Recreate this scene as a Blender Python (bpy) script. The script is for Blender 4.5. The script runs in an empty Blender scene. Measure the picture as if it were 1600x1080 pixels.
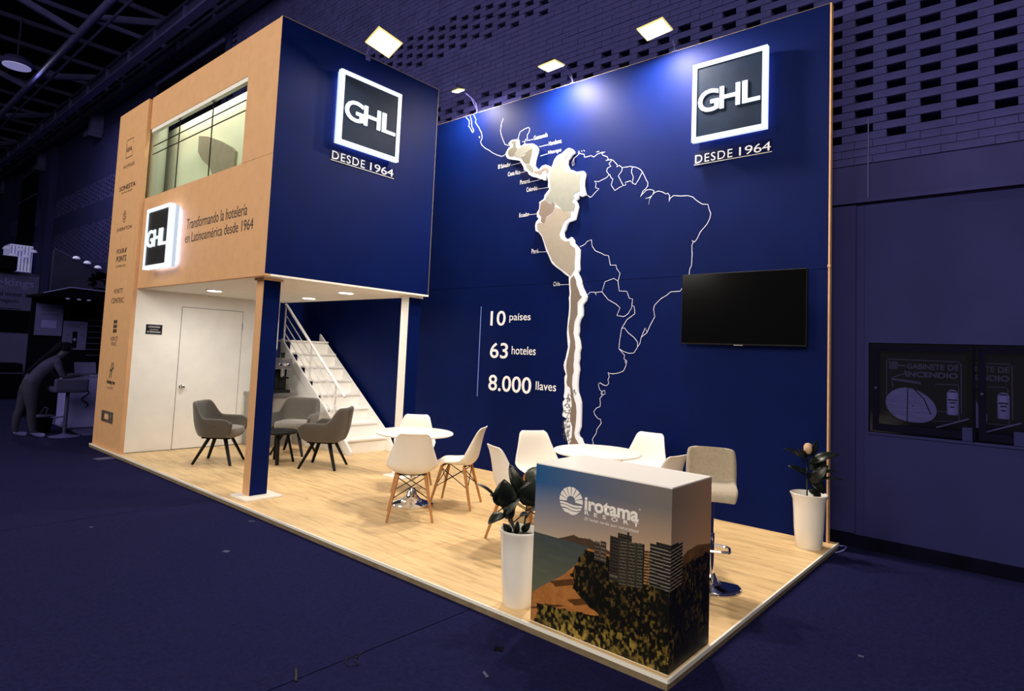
import bpy, bmesh, math, random
import numpy as np
from mathutils import Vector, Matrix
from mathutils.geometry import tessellate_polygon

random.seed(7)
SC = bpy.context.scene
COL = SC.collection
PI = math.pi

# ---------------------------------------------------------------- camera
cam_d = bpy.data.cameras.new('camera')
cam = bpy.data.objects.new('camera', cam_d)
COL.objects.link(cam)
SC.camera = cam
YAW, PITCH, ROLL, FPX = 0.7224, 0.0681, 0.0438, 963.54
fw = Vector((-math.sin(YAW) * math.cos(PITCH), math.cos(YAW) * math.cos(PITCH), math.sin(PITCH)))
rt = Vector((math.cos(YAW), math.sin(YAW), 0))
up = rt.cross(fw)
r2 = rt * math.cos(ROLL) + up * math.sin(ROLL)
u2 = -rt * math.sin(ROLL) + up * math.cos(ROLL)
mw = Matrix(((r2.x, u2.x, -fw.x, 1.4018), (r2.y, u2.y, -fw.y, -2.9495), (r2.z, u2.z, -fw.z, 1.5424), (0, 0, 0, 1)))
cam.matrix_world = mw
cam_d.sensor_width = 36.0
cam_d.lens = FPX / 1600 * 36
cam_d.shift_x = (800 - 782.645) / 1600
cam_d.shift_y = (488.232 - 540) / 1600
cam_d.clip_start = 0.05
cam_d.clip_end = 200

# ---------------------------------------------------------------- view, world, hall light
SC.view_settings.view_transform = 'Standard'
SC.view_settings.look = 'None'
SC.view_settings.exposure = 0.0
SC.view_settings.gamma = 1.0
SC.view_settings.use_curve_mapping = False
W = bpy.data.worlds.new('hall_air')
SC.world = W
W.use_nodes = True
W.node_tree.nodes['Background'].inputs[0].default_value = (1.0, 0.93, 0.86, 1)
W.node_tree.nodes['Background'].inputs[1].default_value = 0.13

def area_light(name, loc, target, size, power, color=(1, 1, 1), shape='SQUARE', spread=PI):
    d = bpy.data.lights.new(name, 'AREA')
    d.shape = shape
    d.size = size
    d.energy = power
    d.color = color
    d.spread = spread
    o = bpy.data.objects.new(name, d)
    COL.objects.link(o)
    o.location = loc
    o.rotation_euler = (Vector(target) - Vector(loc)).to_track_quat('-Z', 'Y').to_euler()
    return o

# high-bay lighting of the exhibition hall, over the aisle in front of the stand
area_light('hall_light', (-8.5, -7.5, 6.4), (-7.2, 0.5, 2.0), 5.0, 520, (1.0, 0.92, 0.82))
area_light('hall_light', (2.5, -6.5, 6.6), (-1.5, 1.0, 0.8), 5.0, 700, (1.0, 0.88, 0.72))

# ---------------------------------------------------------------- materials
def S(r, g, b):
    return tuple((c / 255 / 12.92) if c / 255 <= 0.04045 else ((c / 255 + 0.055) / 1.055) ** 2.4 for c in (r, g, b))

MATS = {}
def mat(name, col, rough=0.5, metal=0.0, emit=0.0, ecol=None, var=0.0, vscale=6.0, stretch=(1, 1, 1), bump=0.0, bscale=60.0, spec=0.5, alpha=None, coat=0.0, sheen=0.0):
    m = bpy.data.materials.new(name)
    m.use_nodes = True
    nt = m.node_tree
    b = nt.nodes['Principled BSDF']
    b.inputs['Base Color'].default_value = (*col, 1)
    b.inputs['Roughness'].default_value = rough
    b.inputs['Metallic'].default_value = metal
    b.inputs['Specular IOR Level'].default_value = spec
    b.inputs['Coat Weight'].default_value = coat
    b.inputs['Sheen Weight'].default_value = sheen
    if emit:
        b.inputs['Emission Color'].default_value = (*(ecol or col), 1)
        b.inputs['Emission Strength'].default_value = emit
    tc = nt.nodes.new('ShaderNodeTexCoord')
    mp = nt.nodes.new('ShaderNodeMapping')
    mp.inputs['Scale'].default_value = stretch
    nt.links.new(tc.outputs['Object'], mp.inputs['Vector'])
    if var:
        n = nt.nodes.new('ShaderNodeTexNoise')
        n.inputs['Scale'].default_value = vscale
        n.inputs['Detail'].default_value = 6
        nt.links.new(mp.outputs[0], n.inputs['Vector'])
        r = nt.nodes.new('ShaderNodeValToRGB')
        r.color_ramp.elements[0].position = 0.3
        r.color_ramp.elements[1].position = 0.7
        r.color_ramp.elements[0].color = (*[c * (1 - var) for c in col], 1)
        r.color_ramp.elements[1].color = (*[min(1, c * (1 + var)) for c in col], 1)
        nt.links.new(n.outputs['Fac'], r.inputs['Fac'])
        nt.links.new(r.outputs['Color'], b.inputs['Base Color'])
    if bump:
        n2 = nt.nodes.new('ShaderNodeTexNoise')
        n2.inputs['Scale'].default_value = bscale
        n2.inputs['Detail'].default_value = 3
        nt.links.new(mp.outputs[0], n2.inputs['Vector'])
        bp = nt.nodes.new('ShaderNodeBump')
        bp.inputs['Strength'].default_value = bump
        bp.inputs['Distance'].default_value = 0.01
        nt.links.new(n2.outputs['Fac'], bp.inputs['Height'])
        nt.links.new(bp.outputs[0], b.inputs['Normal'])
    MATS[name] = m
    return m

def glass_mat(name, tint, clear=0.85, rough=0.03):
    m = bpy.data.materials.new(name)
    m.use_nodes = True
    nt = m.node_tree
    nt.nodes.remove(nt.nodes['Principled BSDF'])
    out = nt.nodes['Material Output']
    t = nt.nodes.new('ShaderNodeBsdfTransparent')
    t.inputs[0].default_value = (*tint, 1)
    g = nt.nodes.new('ShaderNodeBsdfGlossy')
    g.inputs['Roughness'].default_value = rough
    mx = nt.nodes.new('ShaderNodeMixShader')
    mx.inputs[0].default_value = 1 - clear
    nt.links.new(t.outputs[0], mx.inputs[1])
    nt.links.new(g.outputs[0], mx.inputs[2])
    nt.links.new(mx.outputs[0], out.inputs[0])
    MATS[name] = m
    return m

mat('carpet', (0.0090, 0.0094, 0.0470), 0.95, var=0.25, vscale=45, bump=0.5, bscale=220, spec=0.04)
mat('carpet_gap', (0.003, 0.003, 0.008), 1.0)
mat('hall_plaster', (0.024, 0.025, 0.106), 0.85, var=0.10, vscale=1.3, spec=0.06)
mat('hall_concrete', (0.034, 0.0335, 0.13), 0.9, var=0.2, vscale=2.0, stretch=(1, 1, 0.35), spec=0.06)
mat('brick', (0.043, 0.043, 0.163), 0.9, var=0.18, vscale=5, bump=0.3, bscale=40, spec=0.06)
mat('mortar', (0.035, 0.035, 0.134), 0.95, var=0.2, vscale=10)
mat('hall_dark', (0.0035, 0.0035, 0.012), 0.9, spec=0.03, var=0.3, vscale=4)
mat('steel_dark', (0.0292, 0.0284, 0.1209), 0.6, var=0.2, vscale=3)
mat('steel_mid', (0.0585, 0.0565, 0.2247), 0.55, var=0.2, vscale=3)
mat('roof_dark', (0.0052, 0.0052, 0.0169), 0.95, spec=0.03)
mat('beige', (0.66, 0.365, 0.175), 0.62, var=0.05, vscale=9, bump=0.06, bscale=180)
mat('navy', (0.0003, 0.0062, 0.071), 0.52, var=0.10, vscale=3, bump=0.02, bscale=170, spec=0.075)
mat('navy_edge', (0.005, 0.006, 0.03), 0.6)
mat('white_paint', (0.87, 0.85, 0.80), 0.55, var=0.03, vscale=5, bump=0.03, bscale=150)
mat('white_gloss', (0.86, 0.84, 0.82), 0.28)
mat('white_plastic', (0.86, 0.82, 0.76), 0.35)
mat('ceramic', (0.80, 0.77, 0.73), 0.25, coat=0.3)
mat('edge_wood', (0.72, 0.42, 0.22), 0.6, var=0.1, vscale=12)
mat('trim_white', (0.85, 0.82, 0.76), 0.35)
mat('trim_dark', (0.20, 0.15, 0.09), 0.6, var=0.2, vscale=15)
mat('black', (0.004, 0.004, 0.0045), 0.5, spec=0.2)
mat('black_metal', (0.004, 0.004, 0.0045), 0.5, spec=0.15)
mat('black_gloss', (0.002, 0.002, 0.003), 0.13, spec=0.6)
mat('screen', (0.001, 0.001, 0.0015), 0.14, spec=0.18)
mat('chrome', (0.80, 0.80, 0.82), 0.08, metal=1)
mat('steel', (0.42, 0.41, 0.40), 0.32, metal=1)
mat('beech', (0.42, 0.19, 0.06), 0.5, var=0.25, vscale=10, stretch=(1, 1, 0.15))
mat('grey_fabric', (0.078, 0.066, 0.053), 0.95, var=0.16, vscale=60, bump=0.4, bscale=350, sheen=0.3)
mat('grey_seat', (0.20, 0.178, 0.155), 0.95, var=0.14, vscale=60, bump=0.4, bscale=350, sheen=0.3)
mat('tan_fabric', (0.37, 0.31, 0.23), 0.9, var=0.10, vscale=50, bump=0.3, bscale=300, sheen=0.3)
mat('leaf', (0.0035, 0.0065, 0.0042), 0.34, var=0.4, vscale=14, spec=0.4)
mat('leaf_pale', (0.06, 0.07, 0.06), 0.3, var=0.5, vscale=18)
mat('stem', (0.022, 0.02, 0.012), 0.7)
mat('soil', (0.018, 0.011, 0.007), 1.0, var=0.5, vscale=40, bump=1.0, bscale=70)
mat('bud', (0.55, 0.36, 0.22), 0.6, var=0.2, vscale=20)
mat('sign_glow', (0.30, 0.34, 0.38), 0.5, emit=0.95, ecol=(0.80, 0.91, 1.0))
mat('sign_side', (0.25, 0.30, 0.38), 0.5, emit=0.62, ecol=(0.60, 0.77, 1.0))
mat('halo_led', (1, 1, 1), 0.5, emit=20.0, ecol=(0.45, 0.55, 1.0))
mat('sign_face', (0.010, 0.018, 0.040), 0.45, spec=0.05, var=0.2, vscale=4)
mat('sign_face_black', (0.008, 0.007, 0.010), 0.45, var=0.2, vscale=4)
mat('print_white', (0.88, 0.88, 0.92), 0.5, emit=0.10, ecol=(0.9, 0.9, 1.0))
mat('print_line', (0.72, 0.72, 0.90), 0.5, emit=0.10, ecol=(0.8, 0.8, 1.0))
mat('print_blue', (0.16, 0.26, 0.75), 0.5)
mat('print_dark', (0.030, 0.022, 0.020), 0.6)
mat('print_grey', (0.10, 0.075, 0.06), 0.6, var=0.5, vscale=30)
mat('print_pale', (0.80, 0.76, 0.72), 0.5)
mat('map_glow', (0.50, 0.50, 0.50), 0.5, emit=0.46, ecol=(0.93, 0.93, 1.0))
mat('map_light', (0.24, 0.25, 0.225), 0.6, var=0.05, vscale=12)
mat('map_sand', (0.33, 0.29, 0.245), 0.6, var=0.05, vscale=12)
mat('map_taupe', (0.20, 0.155, 0.13), 0.6, var=0.06, vscale=12)
mat('map_pale', (0.17, 0.175, 0.155), 0.6, var=0.05, vscale=12)
mat('map_olive', (0.10, 0.092, 0.07), 0.6, var=0.06, vscale=12)
mat('lamp_glow', (1, 1, 1), 0.4, emit=14.0, ecol=(1.0, 0.97, 0.90))
mat('spot_glow', (1, 1, 1), 0.4, emit=16.0, ecol=(1.0, 0.97, 0.92))
mat('lamp_rim', (0.75, 0.62, 0.20), 0.4, emit=0.55, ecol=(1.0, 0.80, 0.25))
mat('lamp_body', (0.06, 0.058, 0.10), 0.5)
mat('hall_lamp', (1, 1, 1), 0.5, emit=0.42, ecol=(0.36, 0.35, 0.80))
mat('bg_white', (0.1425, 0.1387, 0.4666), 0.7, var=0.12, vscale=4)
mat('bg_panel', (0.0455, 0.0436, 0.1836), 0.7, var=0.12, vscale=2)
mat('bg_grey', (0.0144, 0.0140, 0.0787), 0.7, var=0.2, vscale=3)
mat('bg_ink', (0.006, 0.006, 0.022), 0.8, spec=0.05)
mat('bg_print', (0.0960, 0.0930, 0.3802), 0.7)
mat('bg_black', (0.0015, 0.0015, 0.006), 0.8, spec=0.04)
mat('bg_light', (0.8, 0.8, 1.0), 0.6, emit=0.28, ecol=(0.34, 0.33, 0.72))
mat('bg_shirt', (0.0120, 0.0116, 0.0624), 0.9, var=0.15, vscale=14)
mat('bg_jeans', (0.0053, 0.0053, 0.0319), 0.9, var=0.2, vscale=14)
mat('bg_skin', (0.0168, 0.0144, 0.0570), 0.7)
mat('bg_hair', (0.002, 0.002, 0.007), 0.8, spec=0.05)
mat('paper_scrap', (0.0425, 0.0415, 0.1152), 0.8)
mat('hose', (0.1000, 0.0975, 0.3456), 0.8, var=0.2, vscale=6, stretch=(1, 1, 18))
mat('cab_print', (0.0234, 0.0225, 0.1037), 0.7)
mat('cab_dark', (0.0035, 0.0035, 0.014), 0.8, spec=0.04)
mat('room_wall', (0.72, 0.72, 0.60), 0.6, var=0.05, vscale=3)
mat('room_post', (0.42, 0.44, 0.38), 0.5)
mat('brown_panel', (0.20, 0.085, 0.035), 0.6, var=0.35, vscale=8)
mat('shadow_taupe', (0.30, 0.245, 0.19), 0.8, var=0.10, vscale=10)  # taupe tone painted for the curved shadow behind the upper window
glass_mat('window_glass', (0.95, 1.0, 0.95), 0.93, 0.02)
glass_mat('acrylic', (0.80, 0.82, 0.90), 0.99, 0.15)
glass_mat('cabinet_glass', (0.8, 0.8, 0.85), 0.97, 0.1)

def wood_floor(name):
    m = bpy.data.materials.new(name)
    m.use_nodes = True
    nt = m.node_tree
    b = nt.nodes['Principled BSDF']
    tc = nt.nodes.new('ShaderNodeTexCoord')
    mp = nt.nodes.new('ShaderNodeMapping')
    mp.inputs['Scale'].default_value = (0.9, 7.0, 1)
    nt.links.new(tc.outputs['Object'], mp.inputs[0])
    n = nt.nodes.new('ShaderNodeTexNoise')
    n.inputs['Scale'].default_value = 2.4
    n.inputs['Detail'].default_value = 9
    n.inputs['Roughness'].default_value = 0.62
    n.inputs['Distortion'].default_value = 0.6
    nt.links.new(mp.outputs[0], n.inputs['Vector'])
    r = nt.nodes.new('ShaderNodeValToRGB')
    r.color_ramp.elements[0].position = 0.30
    r.color_ramp.elements[0].color = (0.43, 0.285, 0.135, 1)
    r.color_ramp.elements[1].position = 0.68
    r.color_ramp.elements[1].color = (0.80, 0.57, 0.295, 1)
    e = r.color_ramp.elements.new(0.48)
    e.color = (0.69, 0.475, 0.235, 1)
    nt.links.new(n.outputs['Fac'], r.inputs[0])
    # narrow board joints
    br = nt.nodes.new('ShaderNodeTexBrick')
    br.inputs['Scale'].default_value = 1.0
    br.inputs['Brick Width'].default_value = 1.3
    br.inputs['Row Height'].default_value = 0.19
    br.inputs['Mortar Size'].default_value = 0.0012
    br.inputs['Color1'].default_value = (1, 1, 1, 1)
    br.inputs['Color2'].default_value = (0.90, 0.90, 0.90, 1)
    br.inputs['Mortar'].default_value = (0.72, 0.70, 0.68, 1)
    nt.links.new(tc.outputs['Object'], br.inputs['Vector'])
    mx = nt.nodes.new('ShaderNodeMix')
    mx.data_type = 'RGBA'
    mx.blend_type = 'MULTIPLY'
    mx.inputs[0].default_value = 1.0
    nt.links.new(r.outputs[0], mx.inputs[6])
    nt.links.new(br.outputs[0], mx.inputs[7])
    nt.links.new(mx.outputs[2], b.inputs['Base Color'])
    b.inputs['Roughness'].default_value = 0.42
    MATS[name] = m
wood_floor('wood_floor')

def print_mat(name, rough=0.45):
    m = bpy.data.materials.new(name)
    m.use_nodes = True
    nt = m.node_tree
    b = nt.nodes['Principled BSDF']
    a = nt.nodes.new('ShaderNodeVertexColor')
    a.layer_name = 'print'
    nt.links.new(a.outputs['Color'], b.inputs['Base Color'])
    b.inputs['Roughness'].default_value = rough
    b.inputs['Specular IOR Level'].default_value = 0.3
    MATS[name] = m
print_mat('photo_print')

# ---------------------------------------------------------------- mesh helpers
FY = lambda a, b, d: (a, d, b)      # picture plane facing -Y : a -> X, b -> Z, d -> Y
FX = lambda a, b, d: (d, a, b)      # picture plane facing +X : a -> Y, b -> Z, d -> X
FZ = lambda a, b, d: (a, b, d)

class MB:
    def __init__(s):
        s.v = []
        s.f = []
    def quad(s, a, b, c, d):
        n = len(s.v)
        s.v += [a, b, c, d]
        s.f.append((n, n + 1, n + 2, n + 3))
        return s
    def box(s, x0, x1, y0, y1, z0, z1):
        n = len(s.v)
        s.v += [(x0, y0, z0), (x1, y0, z0), (x1, y1, z0), (x0, y1, z0), (x0, y0, z1), (x1, y0, z1), (x1, y1, z1), (x0, y1, z1)]
        s.f += [tuple(n + i for i in q) for q in ((0, 3, 2, 1), (4, 5, 6, 7), (0, 1, 5, 4), (1, 2, 6, 5), (2, 3, 7, 6), (3, 0, 4, 7))]
        return s
    def bar(s, p, q, w, h=None, up=(0, 0, 1), w2=None, h2=None):
        # straight rectangular bar from p to q
        h = w if h is None else h
        w2 = w if w2 is None else w2
        h2 = h if h2 is None else h2
        p, q = Vector(p), Vector(q)
        d = (q - p).normalized()
        a = d.cross(Vector(up))
        if a.length < 1e-4:
            a = d.cross(Vector((0, 1, 0)))
        a.normalize()
        b = a.cross(d)
        n = len(s.v)
        for c, ww, hh in ((p, w, h), (q, w2, h2)):
            for i, j in ((-1, -1), (1, -1), (1, 1), (-1, 1)):
                s.v.append(tuple(c + a * (i * ww / 2) + b * (j * hh / 2)))
        s.f += [tuple(n + i for i in t) for t in ((3, 2, 1, 0), (4, 5, 6, 7), (0, 1, 5, 4), (1, 2, 6, 5), (2, 3, 7, 6), (3, 0, 4, 7))]
        return s
    def tube(s, pts, r, n=8, r_end=None):
        pts = [Vector(p) for p in pts]
        k = len(pts)
        base = len(s.v)
        prev = None
        for i, p in enumerate(pts):
            d = (pts[min(i + 1, k - 1)] - pts[max(i - 1, 0)]).normalized()
            if prev is None:
                a = d.cross(Vector((0, 0, 1)))
                if a.length < 0.05:
                    a = d.cross(Vector((0, 1, 0)))
            else:
                a = prev - d * prev.dot(d)
            a.normalize()
            prev = a
            b = d.cross(a)
            rr = r if r_end is None else r + (r_end - r) * i / (k - 1)
            for j in range(n):
                t = 2 * PI * j / n
                s.v.append(tuple(p + a * (math.cos(t) * rr) + b * (math.sin(t) * rr)))
        for i in range(k - 1):
            for j in range(n):
                j2 = (j + 1) % n
                s.f.append((base + i * n + j, base + i * n + j2, base + (i + 1) * n + j2, base + (i + 1) * n + j))
        s.f.append(tuple(base + j for j in reversed(range(n))))
        s.f.append(tuple(base + (k - 1) * n + j for j in range(n)))
        return s
    def lathe(s, prof, n=32, c=(0, 0, 0), sq=1.0):
        base = len(s.v)
        for (r, z) in prof:
            for j in range(n):
                t = 2 * PI * j / n
                s.v.append((c[0] + r * math.cos(t), c[1] + r * sq * math.sin(t), c[2] + z))
        for i in range(len(prof) - 1):
            for j in range(n):
                j2 = (j + 1) % n
                s.f.append((base + i * n + j, base + i * n + j2, base + (i + 1) * n + j2, base + (i + 1) * n + j))
        if prof[0][0] > 1e-5:
            s.f.append(tuple(base + j for j in reversed(range(n))))
        if prof[-1][0] > 1e-5:
            s.f.append(tuple(base + (len(prof) - 1) * n + j for j in range(n)))
        return s
    def prism(s, poly, d0, d1, fr=FY):
        # polygon in (a, b), front face at depth d0, back face at d1
        n = len(poly)
        base = len(s.v)
        s.v += [fr(a, b, d0) for a, b in poly] + [fr(a, b, d1) for a, b in poly]
        for t in tessellate_polygon([[Vector((a, b, 0)) for a, b in poly]]):
            s.f.append(tuple(base + i for i in t))
            s.f.append(tuple(base + n + i for i in reversed(t)))
        for i in range(n):
            j = (i + 1) % n
            s.f.append((base + i, base + j, base + n + j, base + n + i))
        return s
    def ribbon(s, pts, w, d, fr=FY):
        P = [Vector((a, b)) for a, b in pts]
        k = len(P)
        base = len(s.v)
        for i, p in enumerate(P):
            t = (P[min(i + 1, k - 1)] - P[max(i - 1, 0)])
            if t.length < 1e-6:
                t = Vector((1, 0))
            t.normalize()
            nrm = Vector((-t.y, t.x)) * (w / 2)
            e = t * (w / 2) * (-1 if i == 0 else 1 if i == k - 1 else 0)
            s.v.append(fr(*(p + nrm + e), d))
            s.v.append(fr(*(p - nrm + e), d))
        for i in range(k - 1):
            a = base + 2 * i
            s.f.append((a, a + 1, a + 3, a + 2))
        return s
    def mesh(s, name, smooth=False):
        me = bpy.data.meshes.new(name)
        me.from_pydata([tuple(v) for v in s.v], [], s.f)
        me.update()
        bm = bmesh.new()
        bm.from_mesh(me)
        bmesh.ops.recalc_face_normals(bm, faces=bm.faces)
        bm.to_mesh(me)
        bm.free()
        if smooth:
            for p in me.polygons:
                p.use_smooth = True
            try:
                me.set_sharp_from_angle(angle=math.radians(42))
            except Exception:
                pass
        return me
    def build(s, name, m, parent=None, smooth=False, bevel=0.0):
        return put(name, s.mesh(name, smooth), m, parent, bevel)

def put(name, me, m, parent=None, bevel=0.0):
    if m is not None and not me.materials:
        me.materials.append(MATS[m] if isinstance(m, str) else m)
    o = bpy.data.objects.new(name, me)
    COL.objects.link(o)
    if parent is not None:
        o.parent = parent
    if bevel:
        b = o.modifiers.new('bevel', 'BEVEL')
        b.width = bevel
        b.segments = 2
        b.limit_method = 'ANGLE'
        b.angle_limit = math.radians(40)
    return o

def tag(o, label, cat, group=None):
    o['label'] = label
    o['category'] = cat
    if group:
        o['group'] = group
    return o

def struct(o, label, cat):
    tag(o, label, cat)
    o['kind'] = 'structure'
    return o

def thing(name, label, cat, loc=(0, 0, 0), rotz=0.0, group=None):
    o = bpy.data.objects.new(name, None)
    o.empty_display_size = 0.1
    COL.objects.link(o)
    o.location = loc
    o.rotation_euler = (0, 0, rotz)
    return tag(o, label, cat, group)

def copy_tree(o, parent=None):
    c = o.copy()
    COL.objects.link(c)
    c.parent = parent
    for ch in list(o.children):
        copy_tree(ch, c)
    return c

def face_rot(fx, fy):
    # rotation that turns local +Y to the direction (fx, fy)
    return math.atan2(-fx, fy)

def catmull(P, n):
    P = [np.array(p, float) for p in P]
    out = []
    k = len(P)
    for i in range(k - 1):
        p0, p1, p2, p3 = P[max(i - 1, 0)], P[i], P[i + 1], P[min(i + 2, k - 1)]
        for j in range(n):
            t = j / n
            out.append(0.5 * ((2 * p1) + (-p0 + p2) * t + (2 * p0 - 5 * p1 + 4 * p2 - p3) * t * t + (-p0 + 3 * p1 - 3 * p2 + p3) * t ** 3))
    out.append(P[-1])
    return out

def text_mesh(txt, a0, b0, w, h, d, fr=FY, bold=0.0, extrude=0.0, spacing=1.0, shear=0.0):
    # lettering as a flat or raised mesh, fitted in the box a0..a0+w, b0..b0+h on plane d
    cu = bpy.data.curves.new('lettering', 'FONT')
    cu.body = txt
    cu.size = 1.0
    cu.offset = bold
    cu.space_character = spacing
    cu.shear = shear
    cu.resolution_u = 4
    cu.fill_mode = 'FRONT' if not extrude else 'BOTH'
    cu.extrude = 0.5 if extrude else 0.0
    o = bpy.data.objects.new('lettering', cu)
    me = bpy.data.meshes.new_from_object(o)
    bpy.data.objects.remove(o)
    bpy.data.curves.remove(cu)
    n = len(me.vertices)
    co = np.zeros(n * 3)
    me.vertices.foreach_get('co', co)
    co = co.reshape(-1, 3)
    mn, mx = co.min(0), co.max(0)
    co[:, 0] = a0 + (co[:, 0] - mn[0]) / (mx[0] - mn[0]) * w
    co[:, 1] = b0 + (co[:, 1] - mn[1]) / (mx[1] - mn[1]) * h
    if extrude:
        sgn = -1 if fr is FY else 1
        dd = d + sgn * extrude * (co[:, 2] - mn[2]) / (mx[2] - mn[2])
    else:
        dd = np.full(n, d)
    for i, v in enumerate(me.vertices):
        v.co = fr(co[i, 0], co[i, 1], dd[i])
    me.materials.clear()
    me.update()
    return me

def lettering(txt, a0, b0, w, h, d, m, parent, fr=FY, name='lettering', **k):
    return put(name, text_mesh(txt, a0, b0, w, h, d, fr, **k), m, parent)

def smoothstep(a, b, x):
    t = min(1, max(0, (x - a) / (b - a)))
    return t * t * (3 - 2 * t)

MAP_BASE = [(-3.998,4.393),(-3.952,4.425),(-3.919,4.429),(-3.835,4.418),(-3.826,4.348),(-3.775,4.31),(-3.72,4.333),(-3.634,4.316),(-3.579,4.311),(-3.528,4.274),(-3.495,4.228),(-3.503,4.175),(-3.521,4.123),(-3.536,4.07),(-3.543,4.016),(-3.506,3.971),(-3.457,3.941),(-3.406,3.982),(-3.346,3.988),(-3.292,3.962),(-3.261,3.919),(-3.237,3.968),(-3.218,4.02),(-3.186,4.06),(-3.154,4.078),(-3.099,4.09),(-3.046,4.122),(-2.998,4.14),(-2.96,4.123),(-2.921,4.085),(-2.92,4.062),(-2.957,4.041),(-2.982,4.01),(-3.013,3.984),(-3.017,3.939),(-2.993,3.89),(-2.97,3.854),(-2.927,3.847),(-2.873,3.816),(-2.821,3.812),(-2.769,3.808),(-2.744,3.768),(-2.75,3.734),(-2.759,3.691),(-2.761,3.63),(-2.743,3.557),(-2.726,3.511),(-2.776,3.496),(-2.797,3.503),(-2.809,3.527),(-2.834,3.517),(-2.828,3.481),(-2.868,3.459),(-2.841,3.42),(-2.828,3.375),(-2.834,3.36),(-2.851,3.296),(-2.868,3.226),(-2.9,3.213),(-2.966,3.204),(-2.991,3.167),(-3.008,3.114),(-3.034,3.083),(-3.025,3.026),(-2.983,2.989),(-2.943,2.991),(-2.911,3.01),(-2.876,2.968),(-2.868,2.929),(-2.821,2.887),(-2.787,2.84),(-2.787,2.753),(-2.789,2.688),(-2.781,2.601),(-2.801,2.559),(-2.766,2.503),(-2.745,2.448),(-2.771,2.5),(-2.751,2.448),(-2.724,2.377),(-2.68,2.305),(-2.661,2.27),(-2.671,2.226),(-2.716,2.177),(-2.71,2.107),(-2.711,2.047),(-2.744,1.998),(-2.76,1.938),(-2.756,1.858),(-2.766,1.808),(-2.74,1.739),(-2.725,1.66),(-2.74,1.601),(-2.737,1.532),(-2.747,1.482),(-2.741,1.539),(-2.748,1.475),(-2.732,1.402),(-2.742,1.348),(-2.748,1.274),(-2.749,1.211),(-2.74,1.138),(-2.712,1.077),(-2.691,1.016),(-2.687,0.913),(-2.686,0.809),(-2.685,0.736),(-2.714,0.66),(-2.699,0.62),(-2.668,0.604),(-2.64,0.545),(-2.542,0.547),(-2.499,0.522),(-2.54,0.476),(-2.812,0.44),(-2.833,0.489),(-2.855,0.549),(-2.884,0.62),(-2.907,0.701),(-2.917,0.774),(-2.873,0.811),(-2.939,0.836),(-2.947,0.867),(-2.929,0.917),(-2.945,0.974),(-2.946,1.006),(-2.915,1.04),(-2.936,1.07),(-2.926,1.125),(-2.925,1.189),(-2.931,1.242),(-2.934,1.306),(-2.916,1.339),(-2.944,1.402),(-2.953,1.455),(-2.929,1.489),(-2.924,1.527),(-2.951,1.473),(-2.929,1.524),(-2.914,1.595),(-2.898,1.666),(-2.908,1.736),(-2.921,1.837),(-2.916,1.938),(-2.913,1.998),(-2.904,2.069),(-2.901,2.14),(-2.904,2.211),(-2.912,2.262),(-2.902,2.302),(-2.911,2.384),(-2.922,2.486),(-2.923,2.522),(-2.977,2.552),(-3.046,2.605),(-3.116,2.648),(-3.187,2.703),(-3.216,2.75),(-3.247,2.809),(-3.285,2.868),(-3.309,2.927),(-3.333,2.986),(-3.365,3.058),(-3.417,3.115),(-3.469,3.143),(-3.48,3.208),(-3.468,3.259),(-3.426,3.295),(-3.457,3.327),(-3.459,3.38),(-3.425,3.422),(-3.421,3.48),(-3.43,3.51),(-3.36,3.541),(-3.34,3.585),(-3.354,3.58),(-3.3,3.637),(-3.273,3.66),(-3.298,3.701),(-3.294,3.747),(-3.308,3.804),(-3.316,3.852),(-3.327,3.871),(-3.345,3.83),(-3.35,3.793),(-3.376,3.792),(-3.397,3.817),(-3.438,3.818),(-3.5,3.849),(-3.57,3.872),(-3.62,3.907),(-3.636,3.938),(-3.701,3.976),(-3.718,4.029),(-3.756,4.081),(-3.786,4.12),(-3.852,4.143),(-3.926,4.162),(-4.001,4.187),(-4.033,4.227),(-4.035,4.274),(-4.015,4.304),(-3.987,4.334),(-3.958,4.34)]
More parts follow.
